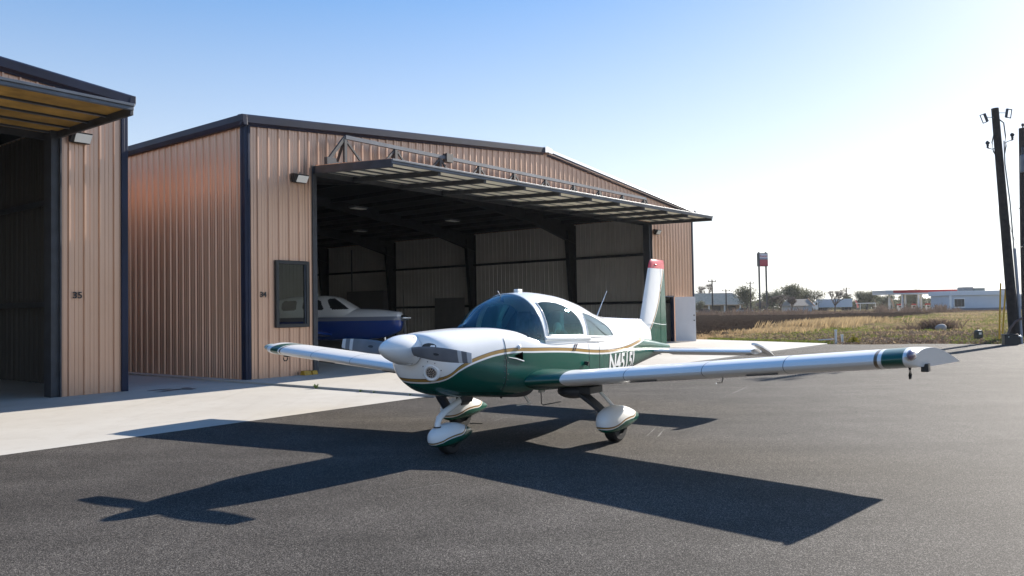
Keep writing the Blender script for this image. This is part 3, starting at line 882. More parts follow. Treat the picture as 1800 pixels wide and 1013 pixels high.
# cabin tub
mb = MB()
pts = [(1.95, 0.50), (3.0, 0.50), (3.6, 0.46), (4.0, 0.40)]
for i in range(3):
    (xa, ya), (xb, yb) = pts[i], pts[i + 1]
    mb.add([A(xa, ya, 1.25), A(xb, yb, 1.215), A(xb, yb, 0.70), A(xa, ya, 0.70)], [(0, 1, 2, 3)])
    mb.add([A(xa, -ya, 1.25), A(xb, -yb, 1.215), A(xb, -yb, 0.70), A(xa, -ya, 0.70)], [(0, 1, 2, 3)])
    mb.add([A(xa, -ya, 0.70), A(xb, -yb, 0.70), A(xb, yb, 0.70), A(xa, ya, 0.70)], [(0, 1, 2, 3)])
mb.add([A(1.95, .5, .7), A(1.95, -.5, .7), A(1.95, -.5, 1.30), A(1.95, .5, 1.30)], [(0, 1, 2, 3)])
mb.add([A(4.0, .4, .7), A(4.0, -.4, .7), A(4.0, -.4, 1.22), A(4.0, .4, 1.22)], [(0, 1, 2, 3)])
mb.build('cabin_lining', M['cabin'], PL)
mb = MB(); mb.box(-1.99, -1.952, -0.47, 0.47, 0.95, 1.33); mb.build('instrument_panel', M['blackpl'], PL, bevel=0.02)
for s in (-1, 1):
    mb = MB()
    mb.rings([[A(2.86 + 0.10 * h + dx, s * 0.25 + y * wd_, 0.72 + h) for dx, y in ((-0.05, -1), (-0.05, 1), (0.05, 1), (0.05, -1))] for h, wd_ in ((0, 0.2), (0.35, 0.21), (0.55, 0.19), (0.62, 0.12), (0.63, 0.11), (0.82, 0.10), (0.86, 0.07))])
    mb.build('front_seat', M['seat'], PL, bevel=0.035)
    mb = MB(); mb.tube([A(1.97, s * 0.25, 1.12), A(2.15, s * 0.25, 1.13)], 0.012, 8)
    mb.tube([A(2.16, s * 0.25 - 0.13, 1.24), A(2.15, s * 0.25 - 0.12, 1.13), A(2.15, s * 0.25, 1.10), A(2.15, s * 0.25 + 0.12, 1.13), A(2.16, s * 0.25 + 0.13, 1.24)], 0.014, 8)
    mb.build('control_yoke', M['blackpl'], PL, smooth=60)
mb = MB()
mb.rings([[A(3.55 + 0.12 * h + dx, y * wd_, 0.72 + h) for dx, y in ((-0.05, -1), (-0.05, 1), (0.05, 1), (0.05, -1))] for h, wd_ in ((0, 0.44), (0.4, 0.44), (0.62, 0.40), (0.68, 0.33))])
mb.build('rear_seat', M['seat'], PL, bevel=0.04)
mb = MB()
mb.tube([A(2.70, 0.36, 1.24), A(2.74, 0.36, 1.33), A(2.82, 0.34, 1.37), A(2.90, 0.33, 1.34), A(2.93, 0.34, 1.26)], 0.014, 8)
mb.ell(A(2.86, 0.32, 1.36), (0.07, 0.05, 0.08))
mb.build('headset', M['beige'], PL, smooth=60)
mb = MB()
mb.tube([A(2.45, 0.38, 1.25), A(2.52, 0.38, 1.29), A(2.62, 0.39, 1.30), A(2.72, 0.40, 1.28), A(2.80, 0.40, 1.24)], 0.013, 8)
mb.build('cable', M['beige'], PL, smooth=60)
mb = MB(); mb.add([A(3.42, -.42, 1.13), A(3.42, .42, 1.13), A(4.10, .36, 1.16), A(4.10, -.36, 1.16), A(4.45, .25, 1.36), A(4.45, -.25, 1.36)], [(0, 1, 2, 3), (3, 2, 4, 5)])
mb.build('rear_fill_panel', M['beige'], PL)  # pale panel added to brighten the rear windows from inside
# canopy loft, split by region
hoop0 = lambda z: 2.24 - (z - 1.25) * 0.10
W1TOP = [(2.3, 1.680), (2.45, 1.700), (2.65, 1.695), (2.85, 1.660), (3.0, 1.600), (3.10, 1.52), (3.15, 1.43), (3.17, 1.36)]
W2TOP = [(3.30, 1.560), (3.5, 1.530), (3.75, 1.478), (3.98, 1.415), (4.12, 1.36), (4.20, 1.30), (4.24, 1.235)]
def region(X, z, zt):
    if X < 1.2: return 'roof'
    h = hoop0(z)
    if X < h: return 'wind'
    if X < h + 0.075: return 'roof'
    if 2.30 < X < 3.17 and z > 1.285 - 0.03 * (X - 2.3) and z < interp(W1TOP, X, 1): return 'side'
    if 3.30 < X < 4.24 and z > 1.235 - 0.03 * (X - 3.3) and z < interp(W2TOP, X, 1): return 'rear'
    return 'roof'
NA = 200
cx_ = [1.20 + 0.011 * k for k in range(273)] + [4.20 + 0.06 * k for k in range(33)]
CR = [[A(X, *can_pt(X, math.pi * i / NA)) for i in range(NA + 1)] for X in cx_]
parts = {}
for k in range(len(cx_) - 1):
    X = (cx_[k] + cx_[k + 1]) / 2
    for i in range(NA):
        q = [CR[k][i], CR[k][i + 1], CR[k + 1][i + 1], CR[k + 1][i]]
        z = sum(p[2] for p in q) / 4; y = sum(p[1] for p in q) / 4
        rg = region(X, z, can(X)[2])
        if abs(y) < body_y(X, z) - 0.02 and z < body(X)[2] - 0.01: continue      # buried in the fuselage
        key = rg + ('' if rg in ('roof', 'wind') else ('L' if y > 0 else 'R'))
        parts.setdefault(key, MB()).add(q, [(0, 1, 2, 3)])
canopy = parts['roof'].build('canopy', M['white'], PL, smooth=50)
parts['wind'].build('windshield', M['windglass'], canopy, smooth=60)
for k in ('sideL', 'sideR'): parts[k].build('side_window', M['airglass'], canopy, smooth=60)
for k in ('rearL', 'rearR'): parts[k].build('rear_window', M['rearglass'], canopy, smooth=60)
# slim frames following the glass edges
def can_y(X, z):
    w_, zb, zt, n = can(X); q = (z - zb) / (zt - zb)
    if q >= 1: return 0.0
    return w_ * (1 - max(0.0, q) ** n) ** (1 / n)
def outline(TOPT, x0, x1, zlow, slope):
    top = [(x0 + (x1 - x0) * k / 26, 0) for k in range(27)]
    top = [(X, max(interp(TOPT, X, 1), zlow - slope * (X - x0) + 0.01)) for X, _ in top]
    bot = [(x1 - (x1 - x0) * k / 12, zlow - slope * (x1 - (x1 - x0) * k / 12 - x0)) for k in range(13)]
    pts = []
    for X, z in top + bot + [top[0]]:
        if pts and (Vector((X, z)) - Vector(pts[-1])).length > 0.06:
            (xa, za) = pts[-1]; nn_ = int((Vector((X, z)) - Vector(pts[-1])).length / 0.05) + 1
            for q in range(1, nn_): pts.append((xa + (X - xa) * q / nn_, za + (z - za) * q / nn_))
        pts.append((X, z))
    return pts
for s in (1, -1):
    for TT, xa, xb, zl in ((W1TOP, 2.315, 3.17, 1.285), (W2TOP, 3.30, 4.24, 1.235)):
        mb = MB(); mb.tube([A(X, s * (can_y(X, z) + 0.001), z) for X, z in outline(TT, xa, xb, zl, 0.03)], 0.0095, 8)
        mb.build('window_frame', M['white'], canopy, smooth=60)
hp = []
for i in range(81):
    a = math.pi * (0.02 + 0.96 * i / 80); X = 2.2
    for _ in range(12): X = hoop0(can_pt(X, a)[1]) + 0.004
    hp.append(A(X, *can_pt(X, a)))
mb = MB(); mb.tube(hp, 0.009, 8); mb.build('windshield_bow', M['white'], canopy, smooth=60)
# canopy rail, trim under the windows
for s in (-1, 1):
    mb = MB(); mb.tube([A(X, s * (can_pt(X, 0.0)[0] + 0.004), 1.247 - 0.03 * (X - 2.3)) for X in [2.25 + 0.1 * k for k in range(12)]], 0.012, 8, flat=2.2)
    mb.build('canopy_rail', M['white'], canopy, smooth=60)

# spinner
mb = MB()
prof = [(0.0, 0.0), (0.006, 0.022), (0.02, 0.040), (0.06, 0.072), (0.12, 0.104), (0.20, 0.134), (0.28, 0.153), (0.36, 0.164), (0.435, 0.168), (0.45, 0.166)]
d0_ = Vector((-0.46, 0, -0.035)).normalized()
mb.lathe(prof, A(0.0, 0, 1.228), d0_, 40, cap1=True)
spin = mb.build('spinner', M['white'], PL, smooth=40)
for q in (A(0.31, 0.06, 1.345), A(0.40, 0.10, 1.335), A(0.40, 0.15, 1.13), A(0.38, 0.09, 1.045), A(0.41, -0.05, 1.36)):
    mb = MB()
    o = Vector((q[0], 0, 1.195)); dd = (Vector(q) - o).normalized()
    r = 0.159 if -q[0] < 0.35 else 0.1665
    mb.lathe([(0, 0.007), (0.003, 0.006), (0.004, 0)], o + dd * (r - 0.0005), dd, 8)
    mb.build('rivet', M['steel'], spin, smooth=30)
mb = MB(); mb.lathe([(0.0, 0.158), (0.016, 0.158)], A(0.449, 0, 1.193), (-1, 0, 0), 40, cap0=True, cap1=True); mb.build('spinner_gap', M['blackpl'], PL)
# propeller
HUB = Vector(A(0.335, 0, 1.197))
PANG = R(-4.2)
for s in (-1, 1):
    mb = MB(); rings = []; ts = [0.10, 0.14, 0.18, 0.24, 0.32, 0.42, 0.54, 0.66, 0.78, 0.86, 0.90, 0.925, 0.932]
    CH = [(0.10, 0.085, 0.060, 52), (0.18, 0.115, 0.045, 44), (0.30, 0.140, 0.026, 34), (0.45, 0.152, 0.018, 26), (0.62, 0.145, 0.013, 20), (0.80, 0.125, 0.009, 16), (0.90, 0.108, 0.007, 14), (0.932, 0.098, 0.005, 13)]
    for r in ts:
        ch, th, pi = interp(CH, r, 1), interp(CH, r, 2), R(interp(CH, r, 3))
        yd = Vector((0, math.cos(PANG) * s, math.sin(PANG) * s)); zd = Vector((0, -math.sin(PANG), math.cos(PANG)))
        c_dir = zd * math.cos(pi) * 1.0 + Vector((1, 0, 0)) * math.sin(pi) * (1 if s > 0 else -1) * 0.6
        c_dir.normalize(); n_dir = yd.cross(c_dir)
        rr = []
        for i in range(16):
            a = 2 * math.pi * i / 16
            rr.append(HUB + yd * r + c_dir * (ch / 2 * math.cos(a)) + n_dir * (th / 2 * math.sin(a)))
        rings.append(rr)
    mb.rings(rings)
    pm, t, p = newmat('propeller_blade_paint')
    tc = N(t, 'ShaderNodeTexCoord'); sx = N(t, 'ShaderNodeSeparateXYZ'); t.links.new(tc.outputs['Object'], sx.inputs[0])
    ay = math_n(t, 'ABSOLUTE', sx.outputs[1])
    b1 = math_n(t, 'MULTIPLY', maprange(t, ay, 0.755, 0.757), maprange(t, ay, 0.807, 0.805))
    b2 = maprange(t, ay, 0.872, 0.874)
    bb = math_n(t, 'ADD', b1, b2, clamp=True)
    base = ramp(t, noise(t, tc.outputs['Object'], 6, 5), [(0.3, (0.14, 0.148, 0.168)), (0.7, (0.19, 0.20, 0.22))])
    t.links.new(mixc(t, bb, base, (0.62, 0.62, 0.62)), p.inputs['Base Color']); p.inputs['Roughness'].default_value = 0.4
    bl = mb.build('propeller_blade', pm, PL, smooth=50)
    mb = MB()
    yd = Vector((0, math.cos(PANG) * s, math.sin(PANG) * s))
    cpos = HUB + yd * 0.47; pi = R(interp(CH, 0.47, 3)); zd = Vector((0, -math.sin(PANG), math.cos(PANG)))
    c_dir = (zd * math.cos(pi) + Vector((1, 0, 0)) * math.sin(pi) * s * 0.6).normalized(); n_dir = yd.cross(c_dir)
    if n_dir.x < 0: n_dir = -n_dir
    ps = []
    for h in (0.0083, 0.0093):
        ps.append([cpos + n_dir * h + yd * (0.042 * math.cos(2 * math.pi * i / 20)) + c_dir * (0.014 * math.sin(2 * math.pi * i / 20)) for i in range(20)])
    mb.rings(ps); mb.build('decal', M['steel'], bl)
# cowl inlets (flat dark patches for their inner shade) either side of the spinner, landing light, seam line, hinge rivets
for s in (-1, 1):
    mb = MB()
    ring = []
    for i in range(24):
        a = 2 * math.pi * i / 24
        y, z = s * 0.235 + 0.075 * math.cos(a), 1.225 + 0.042 * math.sin(a)
        ring.append((y, z))
    def xat(y, z):
        lo, hi = 0.456, 1.2
        for _ in range(30):
            m_ = (lo + hi) / 2
            if body_y(m_, z) > abs(y) and body(m_)[2] > z: hi = m_
            else: lo = m_
        return hi
    mb.add([A(xat(y, z) - 0.004, y, z) for y, z in ring] + [A(xat(s * .235, 1.225) - 0.003, s * 0.235, 1.225)], [(i, (i + 1) % 24, 24) for i in range(24)])
    mb.build('air_inlet', M['blackpl'], PL, smooth=60)
LX, LY, LZ = 0.545, 0.245, 0.955
ld = Vector((0.88, 0.38, -0.20)).normalized()
LX = xat(LY, LZ)
mb = MB(); mb.lathe([(-0.06, 0.100), (0.0, 0.094), (0.012, 0.078), (0.008, 0.064), (-0.004, 0.061), (-0.03, 0.060)], A(LX, LY, LZ), ld, 28)
ll = mb.build('landing_light', M['white'], PL, smooth=35)
mb = MB(); mb.lathe([(0.0, 0.062), (0.006, 0.056), (0.006, 0.0)], Vector(A(LX, LY, LZ)) + ld * 0.001, ld, 28)
mb.build('lens', M['chrome'], ll)
mb = MB()
aa = ld.orthogonal().normalized(); ab = ld.cross(aa)
for rr_, n_ in ((0.0, 1), (0.020, 6), (0.042, 11)):
    for i in range(n_):
        o = Vector(A(LX, LY, LZ)) + ld * 0.0075 + aa * (rr_ * math.cos(2 * math.pi * i / n_)) + ab * (rr_ * math.sin(2 * math.pi * i / n_))
        mb.lathe([(0, 0.0088), (0.002, 0.007), (0.002, 0)], o, ld, 8)
mb.build('lamp_grid', M['blackpl'], ll)
mb = MB()
for i in range(8):
    a = 2 * math.pi * i / 8 + 0.2
    y, z = LY + 0.10 * math.cos(a), LZ + 0.12 * math.sin(a); X = xat(y, z)
    mb = MB(); mb.ell(A(X - 0.001, y, z), (0.006, 0.006, 0.006), 8, 6); mb.build('cowl_screw', M['steel'], PL)

# firewall seam and panel seams as fine raised lines hugging the skin
def skin_line(pts, r, name, m, seg=6):
    mb = MB()
    mb.tube([A(X, body_y(X, z) + off, z) for X, z, off in pts], r, seg)
    return mb.build(name, m, PL, smooth=60)
skin_line([(1.465, 0.69 + 0.59 * k / 24, 0.001) for k in range(25)], 0.0035, 'cowl_seam', M['blackpl'])
for X in (3.30, 3.62):
    skin_line([(X, 0.66 + 0.50 * k / 20, 0.0005) for k in range(21)], 0.0025, 'skin_seam', M['steel'])
mb = MB()
for k in range(15):
    for X in (1.435, 1.495):
        z = 0.71 + 0.033 * k
        if (k % 2) == (0 if X < 1.45 else 1):
            mb = MB(); mb.ell(A(X, body_y(X, z) + 0.001, z), (0.0048, 0.003, 0.0048), 8, 6); mb.build('cowl_fastener', M['steel_lit'], PL)
# fresh-air scoop on the side: flat black triangle painted as the shaded opening, with pale lip
sc = [(1.50, 1.065), (1.765, 1.125), (1.775, 1.005)]
mb = MB()
mb.add([A(X, body_y(X, z) + 0.004, z) for X, z in [(1.60, 1.075), (1.765, 1.115), (1.770, 1.015)]], [(0, 1, 2)])
mb.build('air_scoop', mat('duct_shade_black', (0.002, 0.002, 0.002), 1.0, spec=0.0), PL)
mb = MB()
mb.tube([A(X, body_y(X, z) + 0.006, z) for X, z in [(1.50, 1.065), (1.64, 1.04), (1.775, 1.005)]], [0.004, 0.007, 0.008], 8)
mb.build('scoop_lip', M['white'], PL)
mb = MB()
mb.tube([A(3.17, body_y(3.17, 0.90) - 0.01, 0.90), A(3.18, body_y(3.17, 0.90) + 0.05, 0.885)], [0.022, 0.03], 10)
mb.build('entry_step', M['blackpl'], PL, smooth=50)
mb = MB()
for X in (2.93, 2.98):
    mb.bar(A(X, body_y(X, 1.13) + 0.004, 1.155), A(X - 0.07, body_y(X, 1.06) + 0.004, 1.065), 0.012, 0.004)
mb.build('latch_mark', M['rust'], PL)
mb = MB(); mb.ell(A(1.70, body_y(1.7, 1.175) + 0.006, 1.172), (0.03, 0.02, 0.026)); mb.build('vent', M['white'], PL, smooth=60)

# registration on both sides, wrapped on the skin
REG = 'N4515L'
import bmesh
def dice(vs, fs, step):
    bm = bmesh.new(); bv = [bm.verts.new(v) for v in vs]
    for f in fs:
        try: bm.faces.new([bv[i] for i in f])
        except ValueError: pass
    xs_b = [v[0] for v in vs]; ys_b = [v[1] for v in vs]
    for ax, lo, hi in ((0, min(xs_b), max(xs_b)), (1, min(ys_b), max(ys_b))):
        c = lo + step
        while c < hi:
            co = (c, 0, 0) if ax == 0 else (0, c, 0); no = (1, 0, 0) if ax == 0 else (0, 1, 0)
            bmesh.ops.bisect_plane(bm, geom=bm.verts[:] + bm.edges[:] + bm.faces[:], plane_co=co, plane_no=no, dist=1e-6)
            c += step
    bm.verts.index_update()
    o = ([tuple(v.co) for v in bm.verts], [tuple(v.index for v in f.verts) for f in bm.faces]); bm.free()
    return o
vs, fs = text_mesh(REG, 0.35, 0.0, shear=0.16, sx=1.0, offset=0.010)
vs, fs = dice(vs, fs, 0.03)
for s in (1, -1):
    mb = MB(); out = []
    for a, b, c_ in vs:
        X = 4.50 + (a if s > 0 else -a) * 1.02; z = 0.822 + b * 0.98 - (X - 4.30) * 0.012
        out.append(A(X, s * (body_y(X, z) + 0.0055), z))
    mb.recalc = False
    mb.add(out, fs); mb.build('registration_number', M['white'], PL)

# ---- aerofoil helper
def foil(n=18, t=0.14):
    up, lo = [], []
    for i in range(n + 1):
        x = 0.5 * (1 - math.cos(math.pi * i / n))
        y = 5 * t * (0.2969 * math.sqrt(x) - 0.1260 * x - 0.3516 * x * x + 0.2843 * x**3 - 0.1036 * x**4)
        cam_ = 0.02 * 4 * x * (1 - x)
        up.append((x, cam_ + y)); lo.append((x, cam_ - y * 0.86))
    return up[::-1] + lo[1:-1]               # TE -> LE over the top, back underneath
INC = math.tan(R(5.0)); DIH = math.tan(R(4.76))
def wing_z(Y, X): return 0.669 + abs(Y) * DIH - (X - 1.98 - 0.4) * INC

def wing_paint():
    m, t, p = newmat('wing_paint')
    tc = N(t, 'ShaderNodeTexCoord'); s = N(t, 'ShaderNodeSeparateXYZ'); t.links.new(tc.outputs['Object'], s.inputs[0])
    ay = math_n(t, 'ADD', math_n(t, 'ABSOLUTE', s.outputs[1]), maprange(t, s.outputs[1], -0.01, 0.01, 0.10, 0.0))
    def band(a, b): return math_n(t, 'MULTIPLY', maprange(t, ay, a - .002, a + .002), maprange(t, ay, b + .002, b - .002))
    c = mixc(t, band(4.325, 4.50), WHITE, GREEN)
    c = mixc(t, band(4.262, 4.292), c, (0.16, 0.11, 0.06))
    # root cuff in green, its border swept back with a rounded corner
    X = math_n(t, 'MULTIPLY', s.outputs[0], -1.0)
    br = math_n(t, 'ADD', math_n(t, 'ADD', 0.90, maprange(t, s.outputs[1], -0.01, 0.01, 0.10, 0.0)), math_n(t, 'MULTIPLY', maprange(t, X, 2.0, 2.35), -0.02))
    c = mixc(t, maprange(t, math_n(t, 'SUBTRACT', br, ay), -0.002, 0.002), c, GREEN)
    t.links.new(c, p.inputs['Base Color'])
    p.inputs['Coat Weight'].default_value = 0.2; p.inputs['Roughness'].default_value = 0.3; p.inputs['Coat Roughness'].default_value = 0.07
    b = N(t, 'ShaderNodeBump'); b.inputs['Strength'].default_value = 0.08; b.inputs['Distance'].default_value = 0.02
    t.links.new(noise(t, tc.outputs['Object'], 4.0, 2, 0.4), b.inputs['Height']); t.links.new(b.outputs[0], p.inputs['Normal'])
    return m
M['wing'] = wing_paint()
FO = foil(20, 0.146)
#        Y    LE    chord
WST = [(0.46, 1.78, 1.66), (0.60, 1.83, 1.60), (0.75, 1.90, 1.50), (0.85, 1.95, 1.45), (0.93, 1.975, 1.415), (1.1, 1.98, 1.40), (4.45, 1.98, 1.40), (4.55, 1.985, 1.40)]
for s in (1, -1):
    mb = MB(); rr = []
    sub = [0.46, 0.53, 0.60, 0.67, 0.75, 0.80, 0.85, 0.89, 0.93, 1.0, 1.1, 1.6, 2.1, 2.6, 3.1, 3.6, 4.0, 4.2, 4.45]
    for Y in sub:
        le, ch = interp(WST, Y, 1), interp(WST, Y, 2)
        thk = 1.0 + 0.10 * max(0, (0.95 - Y) / 0.5)
        rr.append([A(le + x * ch, s * Y, wing_z(Y, le + x * ch) + y * ch * thk) for x, y in FO])
    # raked, bevelled tip
    for ext, sh_ in ((0.35, 1.0), (0.7, 0.97), (1.0, 0.90)):
        ring = []
        for x, y in FO:
            le, ch = 1.985, 1.40 + 0.02 * ext
            upper = y > 0.02 * 4 * x * (1 - x)
            yt = 4.47 + ext * (0.08 + 0.21 * x + ((0.035 + 0.05 * max(0, 0.45 - abs(x - 0.35))) if upper else 0.0))
            xx = le + 0.10 * (ext ** 2) * (1 - x) + x * ch * 0.98
            zz = wing_z(yt, xx) + y * ch * sh_
            ring.append(A(xx, s * yt, zz))
        rr.append(ring)
    mb.rings(rr)
    wg = mb.build('wing', M['wing'], PL, smooth=42)
    # aileron and flap laid over the trailing edge as slightly proud control surfaces
    for nm, ya, yb in (('flap', 1.0, 2.70), ('aileron', 2.74, 4.35)):
        mb = MB(); rr = []
        for Y in (ya, yb):
            prof = []
            for x in (0.80, 0.86, 0.93, 1.004): prof.append((x, 1))
            for x in (1.004, 0.93, 0.86, 0.80): prof.append((x, -1))
            ring = []
            for x, sg in prof:
                xc = min(x, 1.0)
                yy = 5 * 0.146 * (0.2969 * math.sqrt(xc) - 0.1260 * xc - 0.3516 * xc * xc + 0.2843 * xc**3 - 0.1036 * xc**4) + 0.0022
                z = 0.02 * 4 * xc * (1 - xc) + (yy if sg > 0 else -yy * 0.86)
                ring.append(A(1.98 + x * 1.40, s * Y, wing_z(Y, 1.98 + x * 1.4) + z * 1.40))
            rr.append(ring)
        mb.rings(rr); mb.build(nm, M['white'], wg, smooth=30)
    for Y in (1.72, 2.62, 3.45):
        mb = MB(); rr = []
        for dy in (-0.003, 0.003):
            rr.append([A(1.98 + 0.7 + (x - 0.5) * 1.40 * 1.0015, s * (Y + dy), wing_z(Y + dy, 1.98 + x * 1.4) + y * 1.40 * 1.008 + 0.0004) for x, y in FO])
        mb.rings(rr, cap0=False, cap1=False); mb.build('skin_seam', M['steel_lit'], wg)
    # tip light, tie-down ring, stall warning tab
    mb = MB(); mb.ell(A(2.125, s * 4.555, wing_z(4.60, 2.085) + 0.035), (0.135, 0.040, 0.052))
    mb.build('tip_light', mat('clear_red_lens' if s > 0 else 'clear_green_lens', (0.20, 0.13, 0.17) if s > 0 else (0.30, 0.36, 0.33), 0.06, coat=1.0), wg, smooth=60)
    mb = MB()
    zz = wing_z(4.47, 2.35) - 0.06
    mb.tube([A(2.32, s * 4.50, zz), A(2.31, s * 4.50, zz - 0.07), A(2.33, s * 4.50, zz - 0.10), A(2.37, s * 4.50, zz - 0.10), A(2.39, s * 4.50, zz - 0.07), A(2.38, s * 4.50, zz)], 0.009, 8)
    mb.build('tie_down_ring', M['blackpl'], wg, smooth=60)
    mb = MB(); mb.box(-2.55, -2.43, s * 4.61 - 0.032, s * 4.61 + 0.032, zz - 0.045, zz + 0.03)
    mb.build('drain_block', M['blackpl'], wg, bevel=0.006)
    for Y in (1.75, 3.05):
        mb = MB(); mb.bar(A(2.08, s * Y, wing_z(Y, 2.08) - 0.062), A(2.08, s * (Y + 0.32), wing_z(Y + .32, 2.08) - 0.062), 0.02, 0.012)
        mb.build('stall_strip', M['steel'], wg)
# pitot under the left wing
mb = MB(); Y = 2.75; mb.tube([A(2.25, Y, wing_z(Y, 2.25) - 0.05), A(2.2, Y, wing_z(Y, 2.2) - 0.12), A(2.05, Y, wing_z(Y, 2.05) - 0.125)], 0.008, 8)
mb.build('pitot_tube', M['chrome'], PL)

# ---- tail
def sym(n=14, t=0.10):
    up, lo = [], []
    for i in range(n + 1):
        x = 0.5 * (1 - math.cos(math.pi * i / n))
        y = 5 * t * (0.2969 * math.sqrt(x) - 0.1260 * x - 0.3516 * x * x + 0.2843 * x**3 - 0.1015 * x**4)
        up.append((x, y)); lo.append((x, -y))
    return up[::-1] + lo[1:]
SY = sym()
cut = lambda a, b: [(x, y) for x, y in SY if a <= x <= b]
for s in (1, -1):
    mb = MB(); rr = []
    for Y, le, ch in ((0.03, 5.98, 0.88), (0.4, 5.98, 0.88), (1.0, 5.98, 0.88), (1.70, 5.985, 0.875), (1.745, 6.0, 0.86)):
        front = [(x, y) for x, y in SY if x < 0.56]
        rr.append([A(le + x * ch, s * Y, 0.905 + y * ch) for x, y in front])
    mb.rings(rr); st = mb.build('tailplane', M['white'], PL, smooth=42)
    for k in range(3):
        mb = MB(); mb.box(-6.06 - 0.045 * k, -6.045 - 0.045 * k, s * 1.70 - 0.045, s * 1.70 + 0.047, 0.865, 0.935)
        mb.build('tip_slot', M['blackpl'], st)
    # elevator drooping, with its horn raised ahead of the hinge
    hx, hz, ang = 6.47, 0.905, R(15)
    def rot(X, z): dx = X - hx; return (hx + dx * math.cos(ang) + z * math.sin(ang), hz - dx * math.sin(ang) + z * math.cos(ang))
    mb = MB()
    for Y0, Y1, xa in ((0.10, 1.756, 6.475), ):
        P4 = []
        for Y in (Y0, Y1):
            for X, z in ((xa, 0.034), (6.86, 0.004), (6.86, -0.004), (xa, -0.034)):
                r_ = rot(X, z); P4.append(A(r_[0], s * Y, r_[1]))
        mb.add(P4, [(0, 1, 2, 3), (7, 6, 5, 4), (0, 4, 5, 1), (1, 5, 6, 2), (2, 6, 7, 3), (3, 7, 4, 0)])
    horn = [(6.86, 1.757), (6.86, 1.83), (6.55, 1.87), (6.2, 1.865), (6.04, 1.84), (5.99, 1.80), (5.99, 1.757)]
    vs_ = []
    for z in (0.016, -0.016):
        for X, Y in horn:
            r_ = rot(X, z * (1 if X < 6.7 else 0.3)); vs_.append(A(r_[0], s * Y, r_[1]))
    n = len(horn)
    mb.add(vs_, [tuple(range(n)), tuple(range(2 * n - 1, n - 1, -1))] + [(i, i + n, (i + 1) % n + n, (i + 1) % n) for i in range(n)])
    mb.build('elevator', M['white'], PL, bevel=0.004)
# fin and rudder
def fin_ring(z, xa, xb, t_, keep):
    return [A(xa + x * (xb - xa), y * t_ * 10, z) for x, y in keep]
FIN = [(1.00, 5.66, 6.83), (1.20, 5.74, 6.83), (1.43, 5.835, 6.825), (1.8, 5.985, 6.815), (2.15, 6.125, 6.805), (2.27, 6.175, 6.80)]
def finpart(name, x0, x1, tab, m):
    mb = MB(); rr = []
    for z, xa, xb in tab:
        ch = xb - xa; ring = []
        for i in range(13):
            f = x0(z) + (x1(z) - x0(z)) * i / 12.0; q = (f - xa) / ch
            y = 5 * 0.10 * (0.2969 * math.sqrt(max(0, q)) - 0.1260 * q - 0.3516 * q * q + 0.2843 * q**3 - 0.1015 * q**4) * ch * 0.85
            ring.append((f, max(y, 0.0015)))
        rr.append([A(f, y, z) for f, y in ring] + [A(f, -y, z) for f, y in reversed(ring)])
    mb.rings(rr)
    return mb.build(name, m, PL, smooth=50)
leX = lambda z: interp(FIN, z, 1); teX = lambda z: interp(FIN, z, 2)
hinge = lambda z: 6.545 + (z - 1.0) * 0.055
fin = finpart('fin', lambda z: leX(z) + 0.0002, lambda z: hinge(z) - 0.010, FIN, M['finpaint'])
rud = finpart('rudder', lambda z: hinge(z) + 0.010, lambda z: teX(z), FIN, M['finpaint'])
TOP = [(2.2702, 6.176, 6.80), (2.34, 6.205, 6.798), (2.39, 6.24, 6.79), (2.42, 6.30, 6.77)]
FINs = FIN; FIN = FIN + TOP
mb = MB(); rr = []
for (z, xa, xb), k in zip(TOP, (1, 1, 0.8, 0.3)):
    ring = []
    for i in range(15):
        q = i / 14.0; f = xa + (xb - xa) * q
        y = 5 * 0.10 * (0.2969 * math.sqrt(q) - 0.1260 * q - 0.3516 * q * q + 0.2843 * q**3 - 0.1015 * q**4) * (xb - xa) * 0.9 * k
        ring.append((f, max(y, 0.0015)))
    rr.append([A(f, y, z) for f, y in ring] + [A(f, -y, z) for f, y in reversed(ring)])
mb.rings(rr)
mb.build('fin_cap', M['redcap'], PL, smooth=50)
mb = MB(); mb.ell(A(6.40, 0, 2.325), (0.06, 0.045, 0.022)); mb.build('beacon', M['redcap'], PL, smooth=60)
mb = MB(); mb.box(-6.852, -6.83, -0.03, 0.03, 0.87, 0.97); mb.ell(A(6.86, 0, 0.90), (0.03, 0.025, 0.02)); mb.build('tail_light', M['lens'], PL)
mb = MB(); mb.tube([A(6.10, 0.055, 1.37), A(6.4, 0.055, 1.335), A(6.62, 0.05, 1.32), A(6.80, 0.02, 1.32)], 0.004, 6); mb.build('rudder_wire', M['white'], PL)

# ---- undercarriage
def pant(name, stations, Y0, m, parent):
    mb = MB(); rr = []
    for X, zc, hh, hw_ in stations:
        rr.append([A(X, Y0 + hw_ * sgnpow(math.cos(2 * math.pi * i / 28), 0.85), zc + hh * (1.0 if math.sin(2 * math.pi * i / 28) > 0 else 0.9) * sgnpow(math.sin(2 * math.pi * i / 28), 0.85)) for i in range(28)])
    mb.rings(rr)
    return mb.build(name, m, parent, smooth=50)
def wheel(parent, X, Y, r, wd_):
    mb = MB()
    mb.lathe([(-wd_ / 2, r * 0.55), (-wd_ / 2, r * 0.85), (-wd_ * 0.38, r * 0.97), (-wd_ * 0.15, r), (wd_ * 0.15, r), (wd_ * 0.38, r * 0.97), (wd_ / 2, r * 0.85), (wd_ / 2, r * 0.55), (wd_ * 0.3, r * 0.5), (wd_ * 0.3, 0)], A(X, Y, r), (0, 1, 0), 32, cap0=True)
    return mb.build('wheel', M['black'], parent, smooth=35)
